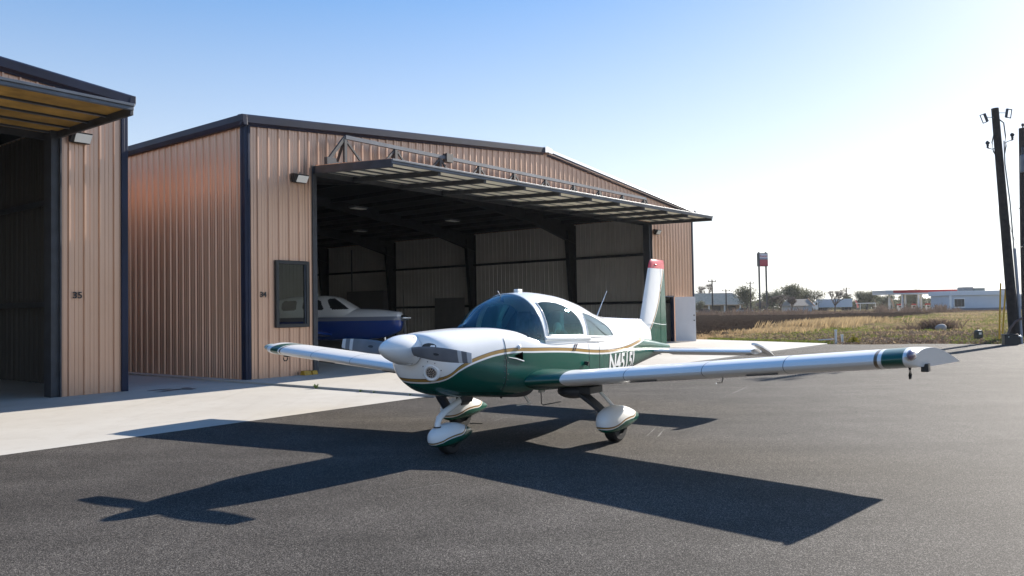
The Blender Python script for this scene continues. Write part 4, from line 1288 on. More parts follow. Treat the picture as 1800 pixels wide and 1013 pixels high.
for s in (1, -1):
    g = 1.21
    mb = MB()
    leg = [((2.56, 0.74, 0.63), 0.22), ((2.59, 0.86, 0.545), 0.20), ((2.63, 0.98, 0.445), 0.18), ((2.66, 1.10, 0.335), 0.16), ((2.68, 1.17, 0.26), 0.14)]
    rr = []
    for (X, Y, z), wd_ in leg:
        nrm = Vector((0, 0.62, 0.78))
        rr.append([A(X - wd_ / 2, s * (Y - 0.022 * 0.62), z - 0.022 * 0.78), A(X + wd_ / 2, s * (Y - 0.022 * 0.62), z - 0.022 * 0.78), A(X + wd_ / 2, s * (Y + 0.022 * 0.62), z + 0.022 * 0.78), A(X - wd_ / 2, s * (Y + 0.022 * 0.62), z + 0.022 * 0.78)])
    mb.rings(rr)
    lg = mb.build('main_gear_leg', M['steel'], PL, bevel=0.01)
    mb = MB(); mb.tube([A(2.76, s * 0.95, 0.61), A(2.80, s * 1.03, 0.51), A(2.84, s * 1.13, 0.385)], 0.021, 8); mb.build('brake_line_cover', M['white'], lg, smooth=60)
    mb = MB(); mb.box(-2.80, -2.48, *sorted((s * 0.78, s * 1.0)), 0.575, 0.66); mb.build('gear_mount', M['steel'], lg, bevel=0.01)
    mb = MB(); mb.ell(A(2.62, s * 0.70, 0.60), (0.24, 0.20, 0.10)); mb.build('gear_fairing', M['steel'], lg, smooth=60)
    pf = pant('main_wheel_fairing', [(2.350, 0.245, 0.012, 0.01), (2.360, 0.248, 0.065, 0.055), (2.390, 0.25, 0.105, 0.088), (2.450, 0.255, 0.138, 0.116), (2.550, 0.262, 0.160, 0.135), (2.680, 0.270, 0.168, 0.140), (2.820, 0.268, 0.158, 0.134), (2.990, 0.262, 0.124, 0.106), (3.160, 0.252, 0.076, 0.066), (3.260, 0.246, 0.040, 0.036), (3.310, 0.244, 0.012, 0.01)], s * g, M['pantmain'], PL)
    wheel(pf, 2.71, s * g, 0.195, 0.15)
pf = pant('nose_wheel_fairing', [(0.735, 0.20, 0.01, 0.01), (0.749, 0.20, 0.055, 0.045), (0.776, 0.202, 0.085, 0.075), (0.840, 0.207, 0.112, 0.108), (0.940, 0.213, 0.132, 0.128), (1.050, 0.218, 0.135, 0.132), (1.159, 0.218, 0.125, 0.122), (1.287, 0.214, 0.092, 0.092), (1.396, 0.21, 0.05, 0.05), (1.460, 0.207, 0.012, 0.012)], 0.0, M['pantnose'], PL)
wheel(pf, 1.06, 0.0, 0.165, 0.12)
mb = MB(); mb.tube([A(1.34, 0, 0.66), A(1.25, 0, 0.575), A(1.10, 0, 0.515), A(0.98, 0, 0.472), A(0.895, 0, 0.42), A(0.865, 0, 0.36), A(0.855, 0, 0.27)], [0.037, 0.037, 0.037, 0.037, 0.036, 0.034, 0.030], 14)
mb.build('nose_gear_strut', M['white'], PL, smooth=60)
mb = MB(); mb.lathe([(0, 0.045), (0.012, 0.042)], A(0.86, 0, 0.318), (0, 0, 1), 16, cap0=True, cap1=True); mb.build('strut_boot', M['black'], PL)
mb = MB(); mb.box(-1.44, -1.24, -0.055, 0.055, 0.55, 0.63); mb.build('strut_mount', M['steel'], PL, bevel=0.02)
mb = MB(); mb.tube([A(1.10, -0.20, 0.70), A(1.18, -0.21, 0.60), A(1.27, -0.22, 0.505)], 0.055, 12); mb.build('exhaust_pipe', M['steel'], PL, smooth=50)
mb = MB(); mb.tube([A(1.40, 0.02, 0.30), A(1.62, 0.03, 0.27)], 0.006, 6); mb.build('fairing_tail_wire', M['chrome'], PL)
# belly aerials
mb = MB(); mb.bar(A(2.50, 0.0, 0.56), A(2.66, 0.0, 0.395), 0.02, 0.03); mb.bar(A(2.66, 0, 0.40), A(2.40, -0.02, 0.40), 0.015, 0.015); mb.build('belly_antenna', M['white'], PL)
mb = MB(); mb.tube([A(2.92, 0.0, 0.58), A(2.93, 0.0, 0.37), A(2.97, 0, 0.345), A(3.40, 0.0, 0.345)], 0.007, 6); mb.build('belly_antenna', M['blackpl'], PL)
mb = MB(); mb.tube([A(1.78, 0.20, 0.60), A(1.78, 0.20, 0.56)], [0.02, 0.012], 10); mb.build('drain', M['blackpl'], PL)
mb = MB(); mb.box(-2.42, -2.34, 0.35, 0.40, 0.58, 0.64); mb.build('belly_light', M['lens'], PL, bevel=0.006)
# upper aerials and temperature probe, compass fairing
mb = MB(); mb.tube([A(4.44, 0, 1.49), A(4.60, 0, 1.68), A(4.77, 0, 1.875)], [0.008, 0.006, 0.004], 8); mb.build('whip_antenna', M['white'], PL)
mb = MB(); mb.tube([A(2.10, 0.03, 1.70), A(1.98, 0.03, 1.84)], [0.006, 0.005], 8); mb.ell(A(2.06, 0.03, 1.735), (0.02, 0.02, 0.02)); mb.build('temperature_probe', M['chrome'], PL)
mb = MB(); mb.box(-2.50, -2.40, -0.035, 0.035, 1.825, 1.868); mb.build('roof_light', M['lens'], PL, bevel=0.01)

# ================================================================== SECOND AEROPLANE INSIDE HANGAR 34
BL = thing('propeller_airplane', 'white over deep blue single engine airplane standing inside the dark hangar', 'airplane', (-3.45, 26.9, SL), math.atan2(-0.26, 0.966))
BLUE = (0.005, 0.05, 0.27)
def blue_paint():
    m, t, p = newmat('blue_white_paint')
    tc = N(t, 'ShaderNodeTexCoord'); s = N(t, 'ShaderNodeSeparateXYZ'); t.links.new(tc.outputs['Object'], s.inputs[0])
    z = s.outputs[2]
    c = mixc(t, maprange(t, z, 1.288, 1.292), BLUE, (0.20, 0.22, 0.28))
    c = mixc(t, maprange(t, z, 1.418, 1.422), c, (0.75, 0.76, 0.78))
    t.links.new(c, p.inputs['Base Color']); p.inputs['Roughness'].default_value = 0.25; p.inputs['Coat Weight'].default_value = 0.5
    return m
M['bluep'] = blue_paint()
#       x(aft) w     zb    zt    zm
BB = [(0.34, 0.12, 1.10, 1.50, 1.30), (0.36, 0.26, 0.98, 1.56, 1.30), (0.6, 0.34, 0.82, 1.60, 1.25), (1.2, 0.45, 0.66, 1.67, 1.2), (2.0, 0.55, 0.60, 1.70, 1.2), (2.6, 0.575, 0.60, 1.66, 1.2), (4.2, 0.575, 0.60, 1.66, 1.2), (5.5, 0.45, 0.75, 1.70, 1.25), (7.0, 0.24, 1.0, 1.72, 1.35), (8.3, 0.08, 1.25, 1.62, 1.45)]
mb = MB(); rr = []
for k in range(54):
    X = 0.34 + 7.96 * (k / 53) ** 1.2
    w_, zb, zt, zm = [interp(BB, X, j) for j in range(1, 5)]
    rr.append([(-X, w_ * sgnpow(math.cos(2 * math.pi * i / 40), 0.75), zm + (zt - zm if math.sin(2 * math.pi * i / 40) > 0 else zm - zb) * sgnpow(math.sin(2 * math.pi * i / 40), 0.75)) for i in range(40)])
mb.rings(rr); mb.build('fuselage', M['bluep'], BL, smooth=50)
CB = [(1.95, 0.3, 1.70), (2.1, 0.47, 1.78), (2.5, 0.56, 2.00), (2.75, 0.585, 2.12), (3.2, 0.59, 2.19), (4.2, 0.585, 2.18), (5.2, 0.45, 2.05), (6.0, 0.30, 1.86), (6.6, 0.2, 1.72)]
def cbpt(X, a):
    w_, zt = interp(CB, X, 1), interp(CB, X, 2)
    return (-X, w_ * sgnpow(math.cos(a), 0.62), 1.45 + (zt - 1.45) * sgnpow(math.sin(a), 0.72))
def inpoly(x, y, P):
    c = False; j = len(P) - 1
    for i in range(len(P)):
        if (P[i][1] > y) != (P[j][1] > y) and x < (P[j][0] - P[i][0]) * (y - P[i][1]) / (P[j][1] - P[i][1]) + P[i][0]: c = not c
        j = i
    return c
PANES = [[(2.12, 1.70), (2.66, 1.68), (2.74, 1.74), (2.90, 2.02), (2.86, 2.07), (2.70, 2.08), (2.55, 1.99), (2.30, 1.83)], [(3.00, 1.72), (3.05, 1.68), (3.72, 1.68), (3.80, 1.73), (3.80, 1.96), (3.72, 2.03), (3.22, 2.03), (3.13, 1.98)],
         [(4.05, 1.73), (4.12, 1.68), (4.58, 1.68), (4.65, 1.73), (4.65, 1.95), (4.58, 2.01), (4.12, 2.02), (4.05, 1.96)], [(4.85, 1.73), (4.92, 1.68), (5.3, 1.68), (5.35, 1.74), (5.28, 1.88), (5.2, 1.93), (4.92, 1.95), (4.85, 1.92)]]
G = [[cbpt(1.95 + 0.03 * k, math.pi * i / 80) for i in range(81)] for k in range(156)]
cab = MB(); wins = {}
for k in range(155):
    for i in range(80):
        q = [G[k][i], G[k][i + 1], G[k + 1][i + 1], G[k + 1][i]]
        X = -sum(p[0] for p in q) / 4; y = sum(p[1] for p in q) / 4; z = sum(p[2] for p in q) / 4
        hit_ = [n for n, P in enumerate(PANES) if inpoly(X, z, P)] if abs(y) > 0.22 else []
        (wins.setdefault((hit_[0], y > 0), MB()) if hit_ else cab).add(q, [(0, 1, 2, 3)])
cab.build('cabin_roof', M['white'], BL, smooth=50)
for w_ in wins.values(): w_.build('window', M['blackpl'], BL, smooth=60)
mb = MB(); mb.lathe([(0, 0.0), (0.05, 0.03), (0.16, 0.075), (0.28, 0.105), (0.35, 0.115)], (0, 0, 1.36), (-1, 0, 0), 24, cap1=True); mb.build('spinner', M['chrome'], BL, smooth=50)
for k in range(2):
    a = R(96 + 180 * k); mb = MB()
    d_ = Vector((0, math.cos(a), math.sin(a))); e_ = Vector((0.5, -math.sin(a) * 0.86, math.cos(a) * 0.86))
    rr = []
    for r, ch, th in ((0.08, 0.06, 0.03), (0.35, 0.13, 0.018), (0.7, 0.12, 0.012), (0.98, 0.07, 0.006)):
        n_ = d_.cross(e_).normalized(); o = Vector((-0.25, 0, 1.36)) + d_ * r
        rr.append([o + e_ * (ch / 2 * math.cos(2 * math.pi * i / 12)) + n_ * (th / 2 * math.sin(2 * math.pi * i / 12)) for i in range(12)])
    mb.rings(rr); mb.build('propeller_blade', M['steel'], BL, smooth=50)
for s in (1, -1):
    mb = MB(); rr = []
    for Y, le, ch in ((0.3, 2.7, 1.75), (1.2, 2.75, 1.6), (4.6, 3.0, 1.15)):
        rr.append([(-(le + x * ch), s * Y, 0.78 + Y * 0.10 + y * ch) for x, y in FO])
    mb.rings(rr); mb.build('wing', M['bluep'], BL, smooth=42)
    mb = MB(); rr = []
    for Y, le, ch in ((0.05, 7.3, 0.95), (1.7, 7.45, 0.75)):
        rr.append([(-(le + x * ch), s * Y, 1.55 + y * ch) for x, y in SY])
    mb.rings(rr); mb.build('tailplane', M['white'], BL, smooth=42)
    mb = MB(); mb.tube([(-3.2, s * 1.6, 0.9), (-3.2, s * 1.6, 0.3)], 0.045, 8); mb.tube([(-3.2, s * 1.55, 0.75), (-3.05, s * 1.1, 0.8)], 0.025, 8)
    lg = mb.build('main_gear_leg', M['chrome'], BL, smooth=50)
    mb = MB(); mb.lathe([(-0.07, 0.1), (-0.07, 0.17), (-0.03, 0.2), (0.03, 0.2), (0.07, 0.17), (0.07, 0.1)], (-3.2, s * 1.6, 0.2), (0, 1, 0), 20, cap0=True, cap1=True); mb.build('wheel', M['black'], lg, smooth=35)
mb = MB(); rr = []
for z, le, ch in ((1.5, 6.9, 1.3), (2.1, 7.3, 1.0), (2.95, 7.75, 0.7)):
    rr.append([(-(le + x * ch), y * ch, z) for x, y in SY])
mb.rings(rr); mb.build('fin', M['bluep'], BL, smooth=42)
mb = MB(); mb.tube([(-1.0, 0, 0.85), (-0.95, 0, 0.25)], 0.04, 8)
ng = mb.build('nose_gear_leg', M['chrome'], BL, smooth=50)
mb = MB(); mb.lathe([(-0.06, 0.08), (-0.06, 0.14), (-0.03, 0.17), (0.03, 0.17), (0.06, 0.14), (0.06, 0.08)], (-0.95, 0, 0.17), (0, 1, 0), 20, cap0=True, cap1=True); mb.build('wheel', M['black'], ng, smooth=35)
mb = MB(); mb.tube([(-3.5, 0, 2.18), (-3.55, 0, 2.24)], 0.03, 8); mb.build('roof_antenna', M['white'], BL)

# ================================================================== SMALL THINGS ON THE APRON
ck = thing('wheel_chock', 'yellow wheel chock lying at the foot of the hangar wall beside the door', 'chock', uv(1.72, -0.13, SL), HA)
Y_ = mat('yellow_paint', (0.50, 0.27, 0.02), 0.5, var=0.25, vscale=10)
mb = MB(); mb.prism([(-0.11, 0), (0.11, 0), (0.055, 0.11), (-0.055, 0.11)], 0, -0.20, 0.02)
mb.build('block', Y_, ck, bevel=0.008)
mb = MB(); mb.prism([(-0.11, 0), (0.11, 0), (0.055, 0.10), (-0.055, 0.10)], 0, 0.06, 0.22)
mb.build('block', Y_, ck, bevel=0.008)
mb = MB(); mb.tube([(0.02, 0, 0.08), (0.04, 0, 0.11), (0.06, 0, 0.08)], 0.012, 8); mb.build('rope', M['black'], ck)

GRN = mat('weed_leaf', (0.10, 0.16, 0.03), 0.7, var=0.3)
def weed(u, v, h, lab, z=0.0):
    x, y, _ = uv(u, v); mb = MB()
    for i in range(26):
        a = random.uniform(0, 6.28); L_ = h * random.uniform(0.5, 1.1); t_ = random.uniform(0.2, 0.9); wv = 0.25 * L_
        d = Vector((math.cos(a) * t_, math.sin(a) * t_, 1)).normalized(); sd_ = Vector((-math.sin(a), math.cos(a), 0))
        mb.add([(0, 0, 0), d * L_ * 0.6 + sd_ * wv * 0.5, d * L_, d * L_ * 0.6 - sd_ * wv * 0.5], [(0, 1, 2, 3)])
    mb.recalc = False
    return tag(mb.build('weed', GRN, loc=(x, y, z)), lab, 'weed', 'weeds growing out of the slab joint')
weed(-0.30, -2.95, 0.13, 'tallest green weed sprouting from the joint between the two concrete slabs')
weed(-0.30, -4.35, 0.07, 'low green weed in the slab joint, second from the hangar corner')
weed(-0.30, -4.75, 0.06, 'low green weed in the slab joint, third from the hangar corner')
weed(-0.30, -5.75, 0.05, 'tiny green weed in the slab joint nearest the tarmac')

# ================================================================== POLES AND UTILITIES AT THE EDGE OF THE TARMAC
def tubepart(name, path, r, m, parent, seg=8):
    mb = MB(); mb.tube(path, r, seg); return mb.build(name, m, parent, smooth=60)
UP = thing('utility_pole', 'dark leaning wooden utility pole with cutouts on top beside the tarmac', 'utility pole', (19.46, 30.6, 0))
P0 = Vector((0, 0, -0.1)); P1 = Vector((-0.48, 0.0, 9.2))
mb = MB(); mb.tube([P0 + (P1 - P0) * k / 12 for k in range(13)], [0.19 - 0.06 * k / 12 for k in range(13)], 18)
mb.build('shaft', M['wood'], UP, smooth=50)
tubepart('conduit', [(0.19, -0.08, 0), (0.18, -0.08, 0.5), (0.12, -0.08, 2.0), (0.04, -0.08, 3.7)], 0.055, mat('grey_conduit', (0.33, 0.33, 0.35), 0.5, var=0.1), UP)
tubepart('conduit', [(0.02, -0.08, 3.7), (-0.08, -0.1, 5.5), (-0.24, -0.12, 7.0), (-0.25, -0.13, 7.9)], 0.022, M['steel_lit'], UP)
tubepart('cable', [(0.16, -0.22, 1.0), (-0.10, -0.23, 0.88), (-0.30, -0.2, 0.62), (-0.42, -0.2, 0.35)], 0.045, mat('brown_hose', (0.14, 0.09, 0.07), 0.6), UP)
for sx_, zx, tilt, lab in ((-0.96, 8.80, 0.35, ''), (0.03, 8.98, -0.18, '')):
    mb = MB()
    c_ = Vector((sx_, -0.05, zx)); e1 = Vector((math.cos(tilt), 0, math.sin(tilt) * 0)); up_ = Vector((-math.sin(tilt), 0, math.cos(tilt)))
    rt = Vector((math.cos(tilt), 0, math.sin(tilt)))
    s_in = 1 if sx_ < -0.4 else -1
    mb.bar(c_ - up_ * 0.17 + rt * 0.09 * s_in, c_ + up_ * 0.17 + rt * 0.09 * s_in, 0.07, 0.07)
    mb.bar(c_ - up_ * 0.16 - rt * 0.09 * s_in, c_ + up_ * 0.17 - rt * 0.09 * s_in, 0.025, 0.025)
    mb.bar(c_ - up_ * 0.17 - rt * 0.1, c_ - up_ * 0.17 + rt * 0.1, 0.03, 0.03); mb.bar(c_ + up_ * 0.16 - rt * 0.1, c_ + up_ * 0.16 + rt * 0.1, 0.03, 0.03)
    co = mb.build('fuse_cutout', M['steel'], UP)
    mb = MB(); mb.bar(c_ + rt * 0.12 * s_in, (-0.46 + (0.0), -0.05, zx + 0.03), 0.02, 0.02); mb.build('bracket', M['steel_lit'], co)
for sx_, zx, s_ in ((-0.84, 7.83, -1), (0.13, 8.13, 1)):
    mb = MB(); mb.lathe([(0, 0.03), (0.03, 0.05), (0.06, 0.03), (0.09, 0.055), (0.13, 0.035), (0.17, 0.07), (0.22, 0.08), (0.27, 0.05), (0.30, 0.0)], (sx_, -0.05, zx - 0.20), (0, 0, 1), 12)
    ar = mb.build('surge_arrester', M['steel'], UP, smooth=50)
    mb = MB(); mb.tube([(sx_, -0.05, zx - 0.20), (sx_ - 0.1 * s_ * 0.5 - 0.12 * s_, -0.05, zx - 0.24), (sx_ - 0.35 * s_, -0.05, zx - 0.34 if s_ > 0 else zx - 0.2)], 0.016, 6); mb.build('bracket', M['steel'], ar)
tubepart('loop_cable', [(-0.44, -0.1, 8.2), (-0.62, -0.1, 8.15), (-0.70, -0.1, 7.85), (-0.66, -0.1, 7.5), (-0.50, -0.1, 7.2), (-0.35, -0.1, 7.0)], 0.022, M['black'], UP)
tubepart('loop_cable', [(-0.40, -0.1, 8.75), (-0.22, -0.1, 8.6), (-0.17, -0.1, 8.1), (-0.16, -0.1, 7.7), (-0.22, -0.1, 7.4)], 0.022, M['black'], UP)

P2 = thing('utility_pole', 'utility pole with a grey transformer, cut off by the right edge', 'utility pole', (23.45, 36.0, 0))
mb = MB(); mb.tube([(0, 0, -0.1), (0.02, 0, 4.5), (0.10, 0, 9.6)], [0.20, 0.17, 0.14], 16); mb.build('shaft', M['wood'], P2, smooth=50)
mb = MB(); mb.lathe([(0, 0.0), (0.0, 0.26), (0.75, 0.26), (0.80, 0.22), (0.82, 0.0)], (-0.02, -0.42, 7.5), (0, 0, 1), 24); tr_ = mb.build('transformer', M['steel_lit'], P2, smooth=35)
mb = MB(); mb.lathe([(0, 0.04), (0.1, 0.06), (0.2, 0.04), (0.3, 0.06), (0.34, 0.03), (0.36, 0)], (-0.2, -0.42, 8.3), (0, 0, 1), 12); mb.build('bushing', M['steel'], tr_, smooth=50)
mb = MB(); mb.lathe([(0, 0.03), (0.12, 0.03), (0.15, 0.06), (0.25, 0.06), (0.28, 0)], (0.10, -0.05, 9.55), (0, 0, 1), 12); mb.build('insulator', M['steel'], P2, smooth=50)
for z in (5.9, 3.7, 2.0):
    mb = MB(); mb.bar((-0.22, -0.05, z), (0.3, -0.05, z), 0.03, 0.03); mb.build('step_bolt', M['steel'], P2)
tubepart('drop_cable', [(-0.15, -0.4, 7.5), (-0.2, -0.3, 6.9), (-0.12, -0.2, 6.3)], 0.02, M['black'], P2)
# wire from the first pole to the second, guy wires with yellow guards
def wire(name, a, b, sag, label, m, r=0.009):
    a, b = Vector(a), Vector(b); mb = MB()
    mb.tube([a.lerp(b, k / 14) + Vector((0, 0, -sag * 4 * (k / 14) * (1 - k / 14))) for k in range(15)], r, 5)
    return tag(mb.build(name, m), label, 'wire')
wire('overhead_wire', (19.25, 30.5, 5.0), (23.4, 35.9, 4.3), 0.6, 'thin dark wire sagging from the leaning pole to the transformer pole', M['black'])
yg = mat('yellow_guard', (0.62, 0.36, 0.02), 0.5, var=0.15, vscale=6)
gs = mat('galvanised_wire', (0.45, 0.45, 0.45), 0.5)
for k, (bx, by, top, lab) in enumerate(((20.93, 34.0, (19.13, 30.75, 7.9), 'guy wire in the taller yellow guard, left of the leaning pole'), (21.0, 33.9, (19.10, 30.8, 6.4), 'guy wire in the shorter yellow guard, close behind the taller one'))):
    g = thing('guy_wire', lab, 'guy wire', (bx, by, 0), 0, 'guy wires of the leaning pole')
    o = Vector((0, 0, 0)); t_ = Vector(top) - Vector((bx, by, 0)); 
    dirv = t_.normalized()
    t_steep = Vector((0.06 if k == 0 else 0.10, 0.0, 1)).normalized()
    L_ = 2.45 if k == 0 else 2.2
    tubepart('wire', [t_steep * (L_ - 0.1), t_steep * L_ + Vector((0, 0, 0.2)), Vector(t_)], 0.006, gs, g, 5)
    tubepart('guard', [o - t_steep * 0.05, t_steep * L_], 0.034, yg, g, 10)
# green pedestal with pale label, black cable box
ped = thing('utility_pedestal', 'small green utility pedestal with a white label on the grass', 'pedestal', (20.58, 34.9, 0), R(12))
mb = MB(); mb.rings([[(x * k, y * k, z) for x, y in ((-0.145, -0.11), (0.145, -0.11), (0.145, 0.11), (-0.145, 0.11))] for z, k in ((0.03, 1.0), (0.30, 1.0), (0.37, 0.92), (0.41, 0.7), (0.42, 0.3))])
mb.build('housing', mat('dark_green_plastic', (0.012, 0.03, 0.028), 0.35), ped, bevel=0.012)
mb = MB(); mb.box(-0.16, 0.16, -0.13, 0.13, -0.05, 0.03); mb.build('base', M['lens'], ped, bevel=0.008)
mb = MB(); mb.box(-0.075, 0.06, -0.116, -0.1125, 0.22, 0.32); mb.build('label', M['lens'], ped)
bxx = thing('cable_box', 'black plastic cable box at the foot of the leaning pole', 'box', (18.85, 29.95, 0), R(-14))
mb = MB(); mb.rings([[(x * k, y * k, z) for x, y in ((-0.23, -0.17), (0.23, -0.17), (0.23, 0.17), (-0.23, 0.17))] for z, k in ((-0.03, 1.03), (0.36, 1.0), (0.38, 1.05), (0.41, 1.05))]); mb.build('body', M['blackpl'], bxx, bevel=0.012)
mb = MB(); mb.box(-0.11, -0.08, -0.182, -0.172, 0.29, 0.33); mb.build('tag', M['lens'], bxx)
mb = MB(); mb.tube([(0.23, -0.05, 0.33), (0.31, -0.08, 0.33), (0.36, -0.1, 0.28)], 0.03, 8); mb.build('spout', M['lens'], bxx, smooth=50)
# white stand pipes
for x, y, h, lab in ((13.80, 33.75, 0.57, 'taller of two white standpipes in the weeds beyond the wing'), (14.05, 33.7, 0.36, 'shorter of two white standpipes, beside the taller one')):
    mb = MB(); mb.lathe([(-0.05, 0.05), (h - 0.06, 0.05), (h - 0.06, 0.062), (h, 0.062), (h, 0.0)], (x, y, 0), (0, 0, 1), 16)
    tag(mb.build('standpipe', M['white'], smooth=35), lab, 'pipe', 'white standpipes')
mb = MB(); mb.tube([(13.15, 34.0, 0.12), (13.75, 33.8, 0.17)], 0.022, 8)
tag(mb.build('loose_pipe', M['white']), 'short white pipe lying on the ground beside the standpipes', 'pipe')

# ================================================================== VEGETATION
def leafmat(name, c, var=0.35):
    m, t, p = newmat(name)
    g = N(t, 'ShaderNodeNewGeometry')
    tc = N(t, 'ShaderNodeTexCoord')
    n = noise(t, tc.outputs['Object'], 2.2, 4, 0.6)
    f = math_n(t, 'ADD', math_n(t, 'MULTIPLY', g.outputs['Random Per Island'], 0.6), math_n(t, 'MULTIPLY', n, 0.4))
    t.links.new(ramp(t, f, [(0.15, [x * (1 - var) for x in c]), (0.85, [x * (1 + var) for x in c])]), p.inputs['Base Color'])
    p.inputs['Roughness'].default_value = 0.8; p.inputs['Specular IOR Level'].default_value = 0.2
    # thin leaves let some light through
    tl = N(t, 'ShaderNodeBsdfTranslucent'); mx = N(t, 'ShaderNodeMixShader'); mx.inputs[0].default_value = 0.35
    out = t.nodes['Material Output']
    t.links.new(ramp(t, f, [(0.15, [x * (1 - var) for x in c]), (0.85, [x * (1 + var) for x in c])]), tl.inputs[0])
    t.links.new(p.outputs[0], mx.inputs[1]); t.links.new(tl.outputs[0], mx.inputs[2]); t.links.new(mx.outputs[0], out.inputs[0])
    return m
M['dry'] = leafmat('dry_grass', (0.40, 0.30, 0.17)); M['dead'] = leafmat('dead_brush', (0.13, 0.095, 0.075)); M['green_weed'] = leafmat('green_weed', (0.16, 0.19, 0.035))
M['oak'] = leafmat('oak_leaf', (0.115, 0.118, 0.075)); M['cedar'] = leafmat('cedar_leaf', (0.085, 0.10, 0.065)); M['twig'] = leafmat('bare_twig', (0.17, 0.14, 0.125)); M['bark'] = mat('bark', (0.08, 0.065, 0.055), 0.9, var=0.3)  # oak foliage lightened so its colour carries the far haze

def blades(mb, x, y, z, n, h, spread, wd_, lean=0.35, wind=0.0):
    for _ in range(n):
        a = random.uniform(0, 6.283); r = random.uniform(0, spread); hh = h * random.uniform(0.45, 1.15)
        bx, by = x + r * math.cos(a), y + r * math.sin(a)
        tx, ty = bx + random.gauss(0, lean) * hh + wind * hh, by + random.gauss(0, lean) * hh
        s_ = random.uniform(0, 3.14); wx, wy = wd_ * math.cos(s_), wd_ * math.sin(s_)
        mb.add([(bx - wx, by - wy, z), (bx + wx, by + wy, z), ((bx + tx) / 2 + wx * .7, (by + ty) / 2 + wy * .7, z + hh * 0.62), (tx, ty, z + hh)], [(0, 1, 2, 3)])
def edge_y(x):
    for (xa, ya), (xb, yb) in zip(edge, edge[1:]):
        if xa <= x <= xb: return ya + (yb - ya) * (x - xa) / (xb - xa)
    return 33.2 if x < edge[0][0] else 20
def slab_clear(x, y):
    dx, dy = x - HX, y - HY; u, v = dx * Ux + dy * Uy, -dx * Uy + dy * Ux
    return u > 25.45 + max(0, -v - 0.3) * -0.42 and y > edge_y(x) + 0.15
# tall dry grass along the plough line
mb = MB(); mb.recalc = False
for _ in range(1300):
    yy = random.uniform(46, 76); xx = (yy - 26.6) / 1.49 + random.gauss(0.8, 1.2) + 0.02 * (yy - 47)
    if not slab_clear(xx, yy): continue
    big = 1.0 if 54 < yy < 72 else 0.45
    blades(mb, xx, yy, 0, 7, 0.62 * big, 0.35, 0.022, 0.25, 0.25)
for _ in range(900):
    yy = random.uniform(35, 50); xx = random.uniform(9.5, (yy - 26.6) / 1.49 + 1.0)
    if slab_clear(xx, yy) : blades(mb, xx, yy, 0, 5, 0.14, 0.3, 0.014, 0.6, 0.2)
for _ in range(3600):
    yy = 33 * (135 / 33) ** random.random(); xx = random.uniform((yy - 26.6) / 1.49, yy * 0.70)
    if xx < (yy - 26.6) / 1.49 or not slab_clear(xx, yy): continue
    k = math.sin(xx * 0.35 + 1.3) * math.sin(yy * 0.22) + random.uniform(-0.6, 0.6)
    if k < -0.1: continue
    if yy < 40 and random.random() < 0.75: continue
    blades(mb, xx, yy, 0, 4, 0.05 + 0.0016 * yy, 0.4 + 0.004 * yy, 0.012 + 0.00022 * yy, 0.7)
tag(mb.build('dry_grass', M['dry']), kind='stuff', cat='grass', label='pale dry grass over the rough field and in a tall fringe')
mb = MB(); mb.recalc = False
for _ in range(5200):
    yy = 31 * (120 / 31) ** (random.random() ** 1.3); xx = random.uniform(max(9.0, (yy - 26.6) / 1.49 - 1), yy * 0.70)
    if xx < (yy - 28) / 1.49 or not slab_clear(xx, yy): continue
    k = math.sin(xx * 0.5) * math.sin(yy * 0.31 + 0.5) + random.uniform(-0.7, 0.7)
    if k < 0.15: continue
    blades(mb, xx, yy, 0, 6, 0.07 + 0.0009 * yy, 0.35, 0.016 + 0.0002 * yy, 0.7)
for _ in range(700):     # green fringe along the slab edge
    u = 25.6 + random.random() * 0.9; f = random.random()
    x, y, _z = uv(25.55 - 2.75 * f + random.uniform(0, 0.7), -0.3 - 6.6 * f)
    if slab_clear(x, y): blades(mb, x, y, 0, 5, 0.13, 0.2, 0.014, 0.7)
tag(mb.build('green_weeds', M['green_weed']), kind='stuff', cat='weeds', label='low green weeds scattered over the rough field')
# litter of brown leaves and stalks near the tarmac, dead brush line in front of the buildings
mb = MB(); mb.recalc = False
for _ in range(5000):
    yy = random.uniform(31, 46); xx = random.uniform(10, yy * 0.69)
    if not slab_clear(xx, yy): continue
    blades(mb, xx, yy, 0, 2, 0.10, 0.25, 0.03, 1.0)
for _ in range(4200):
    px = random.uniform(1222, 1760); yy = random.uniform(150, 174)
    xx, _, _ = at(px, yy)
    tall = (1.35 * (0.55 + 0.45 * math.sin(px * 0.21) * math.sin(px * 0.083 + 2))) if 1540 < px < 1690 else (0.75 if px < 1420 else 0.5)
    if random.random() < 0.25: tall *= 1.7
    if px > 1690: tall = 0.3
    blades(mb, xx, yy, 0, 5, tall * random.uniform(0.25, 1.3), 0.9, 0.030, 0.3)
tag(mb.build('dead_brush', M['dead']), kind='stuff', cat='brush', label='brown dead weeds and brush along the far side of the field')
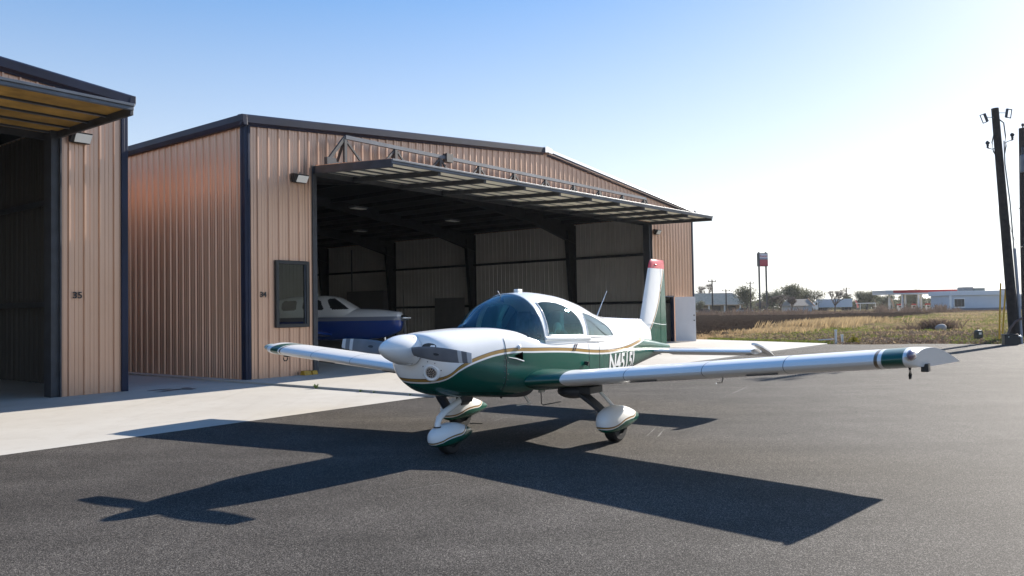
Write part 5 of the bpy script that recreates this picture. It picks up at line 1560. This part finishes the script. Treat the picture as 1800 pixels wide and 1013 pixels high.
# dead bush with a boulder, small green bush
mb = MB(); mb.recalc = False
bx0, by0 = 26.2, 50.0
for _ in range(130):
    blades(mb, bx0 + random.gauss(0.75, 0.55), by0 + random.gauss(0, 0.45), 0, 7, 0.62, 0.3, 0.012, 0.4)
for _ in range(60):
    blades(mb, bx0 + random.gauss(-1.2, 0.7), by0 + random.gauss(0, 0.4), 0, 6, 0.28, 0.3, 0.016, 0.35)
tag(mb.build('dead_bush', M['dead']), 'low brown dead bush around the pale boulder in the field', 'bush')
mb = MB(); mb.ell((0, 0, 0.12), (0.32, 0.27, 0.25), 18, 12)
mb.v = [(x * (1 + 0.12 * math.sin(5 * y + 3 * z)), y * (1 + 0.1 * math.cos(4 * x)), z * (1 + 0.08 * math.sin(6 * x))) for x, y, z in mb.v]
tag(mb.build('boulder', mat('limestone', (0.36, 0.33, 0.30), 0.9, var=0.2, vscale=3, bump=0.5, bscale=8), smooth=60, loc=(bx0 + 0.05, by0 - 1.6, 0)), 'pale rounded boulder lying in front of the dead bush', 'boulder')
mb = MB(); mb.recalc = False
for _ in range(420):
    a = random.uniform(0, 6.28); r = abs(random.gauss(0, 0.18)); z = abs(random.gauss(0.1, 0.1)); d = Vector((random.uniform(-1, 1), random.uniform(-1, 1), random.uniform(-0.3, 1))).normalized() * 0.07
    o = Vector((r * math.cos(a), r * math.sin(a), z)); e = d.orthogonal().normalized() * 0.03
    mb.add([o - e, o + d * 0.5 - e * 0.2, o + d, o + e], [(0, 1, 2, 3)])
tag(mb.build('small_bush', leafmat('yellow_green_leaf', (0.26, 0.23, 0.03)), loc=(14.45, 33.5, 0)), 'small yellow green bush beside the white standpipes', 'bush')

def tree(name, x, y, H_, Wd, kind, label, group='trees along the road behind the field', seed=0, trunk_h=0.25):
    random.seed(seed)
    T = thing(name, label, 'tree', (x, y, 0), 0, group)
    mbt, mbl = MB(), MB(); mbl.recalc = False
    tips = []
    def grow(p, d, L_, r, dep):
        n = 3; path = [p]; q = p.copy(); dd = d.copy()
        for _ in range(n):
            dd = (dd + Vector((random.gauss(0, .16), random.gauss(0, .16), random.gauss(0.03, .10)))).normalized(); q = q + dd * (L_ / n); path.append(q.copy())
        mbt.tube(path, [r * (1 - 0.35 * k / n) for k in range(n + 1)], 5 if dep else 8)
        if dep >= (4 if kind == 'bare' else 3): tips.append((q, dd)); return
        for _ in range(random.randint(3, 4) if dep == 0 else random.randint(2, 3)):
            a = random.uniform(0, 6.28); sp = random.uniform(0.45, 0.95)
            nd = (dd + Vector((math.cos(a) * sp, math.sin(a) * sp, random.uniform(-0.05, 0.25)))).normalized()
            grow(q, nd, L_ * random.uniform(0.68, 0.88), r * 0.62, dep + 1)
        if dep > 0: tips.append((path[-2], dd))
    grow(Vector((0, 0, -0.1)), Vector((0, 0, 1)), H_ * trunk_h, H_ * 0.035, 0)
    zs = [t[0].z for t in tips]; xs2 = [abs(t[0].x) for t in tips] + [abs(t[0].y) for t in tips]
    kx = (Wd / 2 * 0.82) / max(xs2); kz = (H_ * 0.90) / max(zs)
    mbt.v = [(a * kx, b * kx, c * kz) for a, b, c in mbt.v]
    mbt.build('trunk', M['bark'], T, smooth=60)
    lm = {'oak': M['oak'], 'cedar': M['cedar'], 'bare': M['twig']}[kind]
    for p, d in tips:
        p = Vector((p.x * kx, p.y * kx, p.z * kz))
        if kind == 'bare':
            for _ in range(48):
                e = (d + Vector((random.gauss(0, .7), random.gauss(0, .7), random.gauss(0.25, .5)))).normalized(); l = H_ * random.uniform(0.06, 0.17); s_ = e.orthogonal().normalized() * 0.022
                mbl.add([p - s_, p + s_, p + e * l], [(0, 1, 2)])
        else:
            nn = 150; R_ = H_ * 0.125
            for _ in range(nn):
                o = p + Vector((random.gauss(0, R_), random.gauss(0, R_), random.gauss(0, R_ * 0.75)))
                n_ = Vector((random.gauss(0, 1), random.gauss(0, 1), random.gauss(0, 1))).normalized(); e1 = n_.orthogonal().normalized() * H_ * 0.022 * random.uniform(0.6, 1.4); e2 = n_.cross(e1)
                mbl.add([o - e1, o - e2 * 0.6, o + e1, o + e2 * 0.6], [(0, 1, 2, 3)])
    mbl.build('crown', lm, T)
    random.seed(seed + 991)
    return T
tr = [  # column, distance, height, width, kind, label
    (1243, 262, 10.0, 7.0, 'bare', 'thin bare tree rising behind the long house roof'),
    (1232, 205, 3.3, 4.6, 'oak', 'low green tree at the left end of the long house'),
    (1316, 208, 7.0, 7.6, 'oak', 'round dark tree between the long house and the tall road sign'),
    (1358, 230, 6.2, 6.0, 'cedar', 'dark narrow evergreen right behind the legs of the tall road sign'),
    (1371, 190, 4.6, 6.4, 'bare', 'grey leafless shrub in front of the dark evergreens by the road sign'),
    (1396, 235, 7.9, 10.0, 'oak', 'tallest broad tree just right of the tall road sign'),
    (1428, 238, 6.7, 9.0, 'oak', 'broad tree behind the small tan roofed house'),
    (1345, 185, 3.2, 7.5, 'bare', 'low leafless thicket under the tall road sign'),
    (1467, 205, 6.0, 9.0, 'bare', 'rounded leafless tree in front of the blue trailer'),
    (1391, 182, 4.0, 3.6, 'bare', 'small leafless tree in front of the small tan roofed house'),
    (1506, 262, 5.8, 9.0, 'cedar', 'mid height evergreen between the blue trailer and the fuel canopy'),
    (1523, 258, 6.3, 9.5, 'oak', 'broad evergreen with a rounded top left of the fuel canopy'),
    (1545, 262, 5.3, 10.0, 'cedar', 'low spreading evergreen at the left end of the fuel canopy'),
    (1578, 268, 5.0, 11.0, 'oak', 'evergreen seen under the left half of the fuel canopy'),
    (1612, 270, 6.6, 11.0, 'oak', 'evergreen whose top shows above the middle of the fuel canopy'),
    (1650, 272, 5.0, 11.0, 'cedar', 'evergreen seen under the right half of the fuel canopy'),
    (1292, 268, 5.0, 9.0, 'cedar', 'evergreen low behind the right end of the long house roof'),
]
for i, (px, d_, h, w_, k, lab) in enumerate(tr):
    x, y, _ = at(px, d_); tree({'oak': 'oak_tree', 'cedar': 'evergreen_tree', 'bare': 'bare_tree'}[k], x, y, h, w_, k, lab, seed=11 + i)
random.seed(5)
mb = MB(); mb.recalc = False
for _ in range(14000):
    px = random.uniform(1190, 1720); d_ = random.uniform(300, 330); x, y, _z = at(px, d_)
    hh = 3.6 + 1.6 * math.sin(px * 0.05) * math.sin(px * 0.021 + 1)
    o = Vector((x, y, random.uniform(0, hh))); n_ = Vector((random.gauss(0, 1), random.gauss(0, 1), random.gauss(0, 1))).normalized(); e1 = n_.orthogonal().normalized() * random.uniform(0.3, 0.7); e2 = n_.cross(e1)
    mb.add([o - e1, o - e2 * .6, o + e1, o + e2 * .6], [(0, 1, 2, 3)])
tag(mb.build('distant_wood', M['oak']), kind='stuff', cat='wood', label='low far wood along the horizon behind the roadside trees')

# ================================================================== ROADSIDE BUILDINGS AND VEHICLES
def bx_(name, m, parent, *a, **k):
    mb = MB(); mb.box(*a); return mb.build(name, m, parent, **k)
hd = 228
hx_, hy_, _ = at(1262, hd)
HS = thing('long_house', 'long low house with a broad grey hipped roof left of the road sign', 'house', (hx_, hy_, 0), 0)
bx_('wall', mat('tan_wall', (0.30, 0.24, 0.17), 0.8, var=0.15, vscale=0.5), HS, -11, 7.6, 1.5, 8, -0.2, 2.5)
mb = MB(); mb.add([(-13, -1, 2.5), (9.2, -1, 2.5), (9.2, 9, 2.5), (-13, 9, 2.5), (-13, 4, 5.9), (5.2, 4, 5.9), (-13, -1, 2.3), (9.2, -1, 2.3), (9.2, 9, 2.3), (-13, 9, 2.3)],
    [(0, 1, 5, 4), (1, 2, 5), (2, 3, 4, 5), (3, 0, 4), (0, 6, 7, 1), (1, 7, 8, 2), (2, 8, 9, 3), (3, 9, 6, 0), (6, 9, 8, 7)])
mb.build('roof', mat('grey_shingle', (0.60, 0.43, 0.29), 0.9, var=0.15, vscale=1.5), HS)
for x in (-7.5, -3, 1.5, 6): bx_('porch_post', M['lens'], HS, x, x + 0.35, -0.6, -0.3, -0.2, 2.3)
for x in (-5.8, -1.2, 3.2): 
    wv = bx_('window', M['steel'], HS, x, x + 2.2, 1.42, 1.498, 0.7, 2.1)
    bx_('pane', M['blackpl'], wv, x + 0.12, x + 2.08, 1.40, 1.418, 0.82, 1.98)
def car(x, y, rz, col, label):
    Cc = thing('parked_car', label, 'car', (x, y, 0), rz)
    mb = MB(); mb.prism([(-2.2, 0.3), (2.2, 0.3), (2.25, 0.65), (2.1, 0.85), (1.2, 0.95), (-2.15, 0.95), (-2.25, 0.6)], 1, -0.85, 0.85); mb.build('body', col, Cc, bevel=0.06)
    mb = MB(); mb.prism([(-1.7, 0.952), (1.15, 0.952), (0.5, 1.42), (-1.1, 1.42)], 1, -0.74, 0.74); mb.build('cabin', M['blackpl'], Cc, bevel=0.05)
    for xx in (-1.4, 1.4):
        for s in (-1, 1):
            mb = MB(); mb.lathe([(-0.1, 0.2), (-0.1, 0.3), (0.1, 0.3), (0.1, 0.2)], (xx, s * 0.80, 0.3), (0, 1, 0), 18, cap0=True, cap1=True); mb.build('wheel', M['black'], Cc)
    return Cc
cx2, cy2, _ = at(1239, 205)
car(cx2, cy2, 0.1, mat('dark_blue_car', (0.03, 0.035, 0.06), 0.25, coat=0.6), 'dark car parked in front of the long low house')
cx2, cy2, _ = at(1308, 212)
car(cx2, cy2, 0.05, mat('grey_car', (0.22, 0.24, 0.27), 0.3, coat=0.6), 'grey car parked at the right end of the long low house')
# small house
sx2, sy2, _ = at(1400, 205)
SH = thing('small_house', 'small pale house with a tan gabled roof in front of the broad trees', 'house', (sx2, sy2, 0), 0.25)
bx_('wall', mat('pale_siding', (0.42, 0.42, 0.42), 0.8, var=0.1), SH, -3.1, 3.1, -2, 2, -0.2, 1.9)
mb = MB(); mb.add([(-3.5, -2.6, 1.75), (3.3, -2.6, 1.75), (3.3, 2.6, 1.75), (-3.5, 2.6, 1.75), (-2.6, 0, 3.5), (3.3, 0, 3.5)], [(0, 1, 5, 4), (2, 3, 4, 5), (1, 2, 5), (3, 0, 4), (0, 3, 2, 1)])
mb.build('roof', mat('tan_shingle', (0.30, 0.25, 0.20), 0.9, var=0.1), SH)
mb = MB(); mb.bar((3.36, -2.7, 1.7), (3.36, 0.1, 3.6), 0.1, 0.35); mb.build('gable_board', mat('orange_board', (0.6, 0.30, 0.16), 0.7), SH)
bx_('shed_door', mat('blue_panel', (0.24, 0.32, 0.42), 0.6), SH, 0.6, 3.0, -2.05, -2.002, 0.0, 1.6)
# lorry and trailer
tx_, ty_, _ = at(1466, 245)
TK = thing('truck', 'pale blue box trailer with its white tractor parked behind the leafless tree', 'truck', (tx_, ty_, 0), -0.04)
bx_('trailer', mat('pale_blue_sheet', (0.42, 0.50, 0.60), 0.5, var=0.06), TK, -5.2, 5.0, -1.25, 1.25, 1.15, 3.7, bevel=0.03)
mb = MB(); mb.prism([(-7.3, 0.5), (-5.35, 0.5), (-5.35, 3.1), (-6.0, 3.1), (-6.4, 2.0), (-7.3, 1.7)], 1, -1.15, 1.15); cb_ = mb.build('cab', M['white'], TK, bevel=0.05)
bx_('side_window', M['blackpl'], cb_, -6.15, -5.6, -1.17, -1.152, 1.9, 2.6)
for xx in (-6.6, -4.2, -3.0, 3.0, 4.2):
    for s in (-1, 1):
        mb = MB(); mb.lathe([(-0.15, 0.3), (-0.15, 0.5), (0.15, 0.5), (0.15, 0.3)], (xx, s * 1.0, 0.5), (0, 1, 0), 18, cap0=True, cap1=True); mb.build('wheel', M['black'], TK)
# feather flags
for px, d_, h, col, lab in ((1504, 215, 3.2, (0.75, 0.25, 0.22), 'red and white feather flag leaning beside the blue trailer'), (1566, 182, 3.4, (0.75, 0.45, 0.25), 'orange and white feather flag under the left end of the fuel canopy')):
    x, y, _ = at(px, d_); fl = thing('feather_flag', lab, 'flag', (x, y, 0))
    tubepart('mast', [(0.35, 0, 0), (0.1, 0, h * 0.6), (-0.35, 0, h)], 0.03, M['white'], fl)
    mb = MB(); mb.prism([(0.25, h * 0.28), (0.78, h * 0.34), (0.45, h * 0.75), (-0.1, h * 0.98), (-0.35, h), (0.1, h * 0.62)], 1, -0.04, -0.02); mb.build('cloth', mat('flag_cloth', col, 0.8), fl)
sx3, sy3, _ = at(1522, 212)
SCN = thing('picnic_shelter', 'low white flat roofed shelter right of the red feather flag', 'shelter', (sx3, sy3, 0))
bx_('roof', M['white'], SCN, -2.4, 2.4, -1.2, 1.2, 2.05, 2.25)
for x in (-2.1, 2.0): bx_('post', M['lens'], SCN, x, x + 0.12, -1.0, -0.88, 0, 2.05)
# fuel station
gx, gy, _ = at(1612, 190)
GS = thing('fuel_canopy', 'long flat fuel station canopy with a red band on white columns', 'canopy', (gx, gy, 0), 0.10)
bx_('fascia', mat('white_fascia', (0.62, 0.62, 0.63), 0.5), GS, -9.6, 12.6, -3, 3, 4.05, 4.38)
bx_('red_band', mat('red_band_paint', (0.42, 0.008, 0.015), 0.6), GS, -7.9, 12.62, -3.03, 3.03, 4.382, 5.05)
bx_('sign_panel', mat('grey_panel', (0.45, 0.45, 0.45), 0.5), GS, -9.62, -7.93, -3.03, 3.03, 4.382, 5.05)
for k in range(8): bx_('column', M['white'], GS, -7.3 + k * 2.02, -6.98 + k * 2.02, -0.2 - (k % 2) * 2.0, 0.2 - (k % 2) * 2.0, -0.2, 4.05)
for k in range(4):
    x, y, _ = at(1580 + k * 25, 191.5)
    fp = thing('fuel_pump', ['fuel pump under the canopy, leftmost of the four', 'second fuel pump from the left under the canopy', 'third fuel pump from the left under the canopy', 'fuel pump under the canopy nearest the blue white store'][k], 'fuel pump', (x, y, 0), 0, 'fuel pumps under the canopy')
    bx_('cabinet', M['white'], fp, -0.45, 0.45, -0.3, 0.3, 0.0, 1.45, bevel=0.03); bx_('display', M['blackpl'], fp, -0.3, 0.3, -0.32, -0.302, 0.95, 1.3); bx_('topper', mat('red_topper', (0.5, 0.03, 0.03), 0.5), fp, -0.5, 0.5, -0.3, 0.3, 1.46, 1.8)
bx, by, _ = at(1716, 176)
ST = thing('store', 'pale blue white flat roofed store beside the fuel canopy', 'store', (bx, by, 0), 0.03)
pw = mat('pale_blue_wall', (0.50, 0.55, 0.62), 0.6, var=0.05, vscale=0.4)
bx_('wall', pw, ST, -5.8, 6.0, 0, 8, -0.2, 3.45)
bx_('parapet', mat('white_parapet', (0.62, 0.66, 0.71), 0.6), ST, -6.2, 6.3, -0.35, 8.3, 3.46, 4.45, bevel=0.03)
bx_('plinth', mat('grey_plinth', (0.15, 0.16, 0.19), 0.8), ST, -5.82, 6.02, -0.05, -0.003, -0.2, 0.62)
wn = bx_('window', M['white'], ST, -5.2, -2.7, -0.08, -0.003, 0.75, 2.8)
bx_('pane', M['blackpl'], wn, -5.05, -2.85, -0.11, -0.082, 0.95, 2.65)
for x in (-4.35, -3.55): bx_('mullion', M['steel_lit'], wn, x - .04, x + .04, -0.13, -0.112, 0.95, 2.65)
bx_('corner_post', M['white'], ST, -6.15, -5.83, -0.3, 0.1, -0.2, 3.45)
bx_('roof_unit', mat('roof_unit_metal', (0.26, 0.25, 0.23), 0.7), ST, -1.6, 0.6, 2, 4.5, 4.46, 5.35, bevel=0.05); bx_('roof_unit', mat('roof_unit_metal_b', (0.22, 0.23, 0.19), 0.7), ST, 0.8, 3.3, 2, 4.5, 4.46, 5.1, bevel=0.05)
bx, by, _ = at(1800, 182)
S2 = thing('annex', 'low grey white building behind the leaning utility pole', 'building', (bx, by, 0), 0)
bx_('wall', mat('annex_wall', (0.46, 0.48, 0.52), 0.7, var=0.1), S2, -5.0, 9, 0, 8, -0.2, 3.1)
bx_('roof', mat('annex_roof', (0.55, 0.56, 0.58), 0.6), S2, -5.3, 9.3, -0.4, 8.3, 3.11, 3.6)
bx_('plinth', mat('annex_plinth', (0.17, 0.19, 0.24), 0.8), S2, -5.02, 9, -0.05, -0.003, -0.2, 0.8)
bx_('roof_unit', M['steel_lit'], S2, -3.2, -1.6, 2, 4, 3.61, 4.9)
# tall road sign
sx4, sy4, _ = at(1342, 178)
SG = thing('road_sign', 'tall two legged road sign with a white and red panel over the trees', 'sign', (sx4, sy4, 0), 0.35)
for x in (-1.05, 0.85): bx_('leg', M['steel'], SG, x - 0.14, x + 0.14, -0.15, 0.15, -0.2, 14.0)
bx_('cabinet', M['steel'], SG, -1.22, 1.08, -0.45, 0.45, 10.75, 13.75)
fp_ = bx_('white_face', mat('sign_white', (0.62, 0.62, 0.68), 0.4), SG, -1.12, 0.98, -0.47, -0.452, 12.35, 13.6)
mb = MB(); vs, fs = text_mesh('Exxon', 0.75, 0.006, sx=1.0, offset=0.012)
mb.add([(-0.07 + a, -0.479 - c_, 13.05 + b) for a, b, c_ in vs], fs); mb.build('lettering', mat('sign_red_letters', (0.45, 0.02, 0.05), 0.5), fp_)
bx_('blue_bar', mat('sign_blue', (0.03, 0.04, 0.2), 0.5), fp_, -1.12, 0.98, -0.482, -0.4705, 12.42, 12.56)
bx_('red_face', mat('sign_red', (0.45, 0.03, 0.06), 0.45), SG, -1.12, 0.98, -0.47, -0.452, 10.85, 12.25)
# far poles along the road
def road_pole(px, d_, h, label, arm=2.2):
    x, y, _ = at(px, d_); p_ = thing('power_pole', label, 'power pole', (x, y, 0), 0.2, 'power poles along the far road')
    mb = MB(); mb.tube([(0, 0, -0.2), (0, 0, h)], [0.19, 0.14], 8); mb.build('shaft', M['wood'], p_, smooth=60)
    mb = MB(); mb.box(-arm / 2, arm / 2, -0.07, 0.07, h - 0.55, h - 0.40); mb.build('crossarm', M['wood'], p_)
    for x in (-arm / 2 + .1, 0.0, arm / 2 - .1):
        mb = MB(); mb.box(x - 0.06, x + 0.06, -0.06, 0.06, h - 0.40, h - 0.12); mb.build('insulator', M['steel'], p_)
road_pole(1252, 175, 7.9, 'tallest far power pole, in front of the long house roof', 2.0)
road_pole(1276, 200, 6.3, 'shorter far power pole before the middle of the long house')
road_pole(1319, 205, 8.3, 'far power pole rising through the round dark tree')
road_pole(1488, 250, 7.4, 'far power pole between the blue trailer and the evergreens')

# ================================================================== THIN SUMMER AIR OVER THE FIELD
hm = bpy.data.materials.new('haze'); hm.use_nodes = True
ht = hm.node_tree
for n_ in list(ht.nodes):
    if n_.type != 'OUTPUT_MATERIAL': ht.nodes.remove(n_)
pv = ht.nodes.new('ShaderNodeVolumePrincipled')
pv.inputs['Color'].default_value = (0.92, 0.94, 0.97, 1)
pv.inputs['Density'].default_value = 0.00012
pv.inputs['Anisotropy'].default_value = 0.3
ht.links.new(pv.outputs[0], ht.nodes['Material Output'].inputs['Volume'])
mb = MB(); mb.box(-140, 420, -90, 460, -1.4, 17.0)
hz = mb.build('haze', hm)
tag(hz, kind='stuff', cat='haze', label='thin pale haze over the field and far buildings')
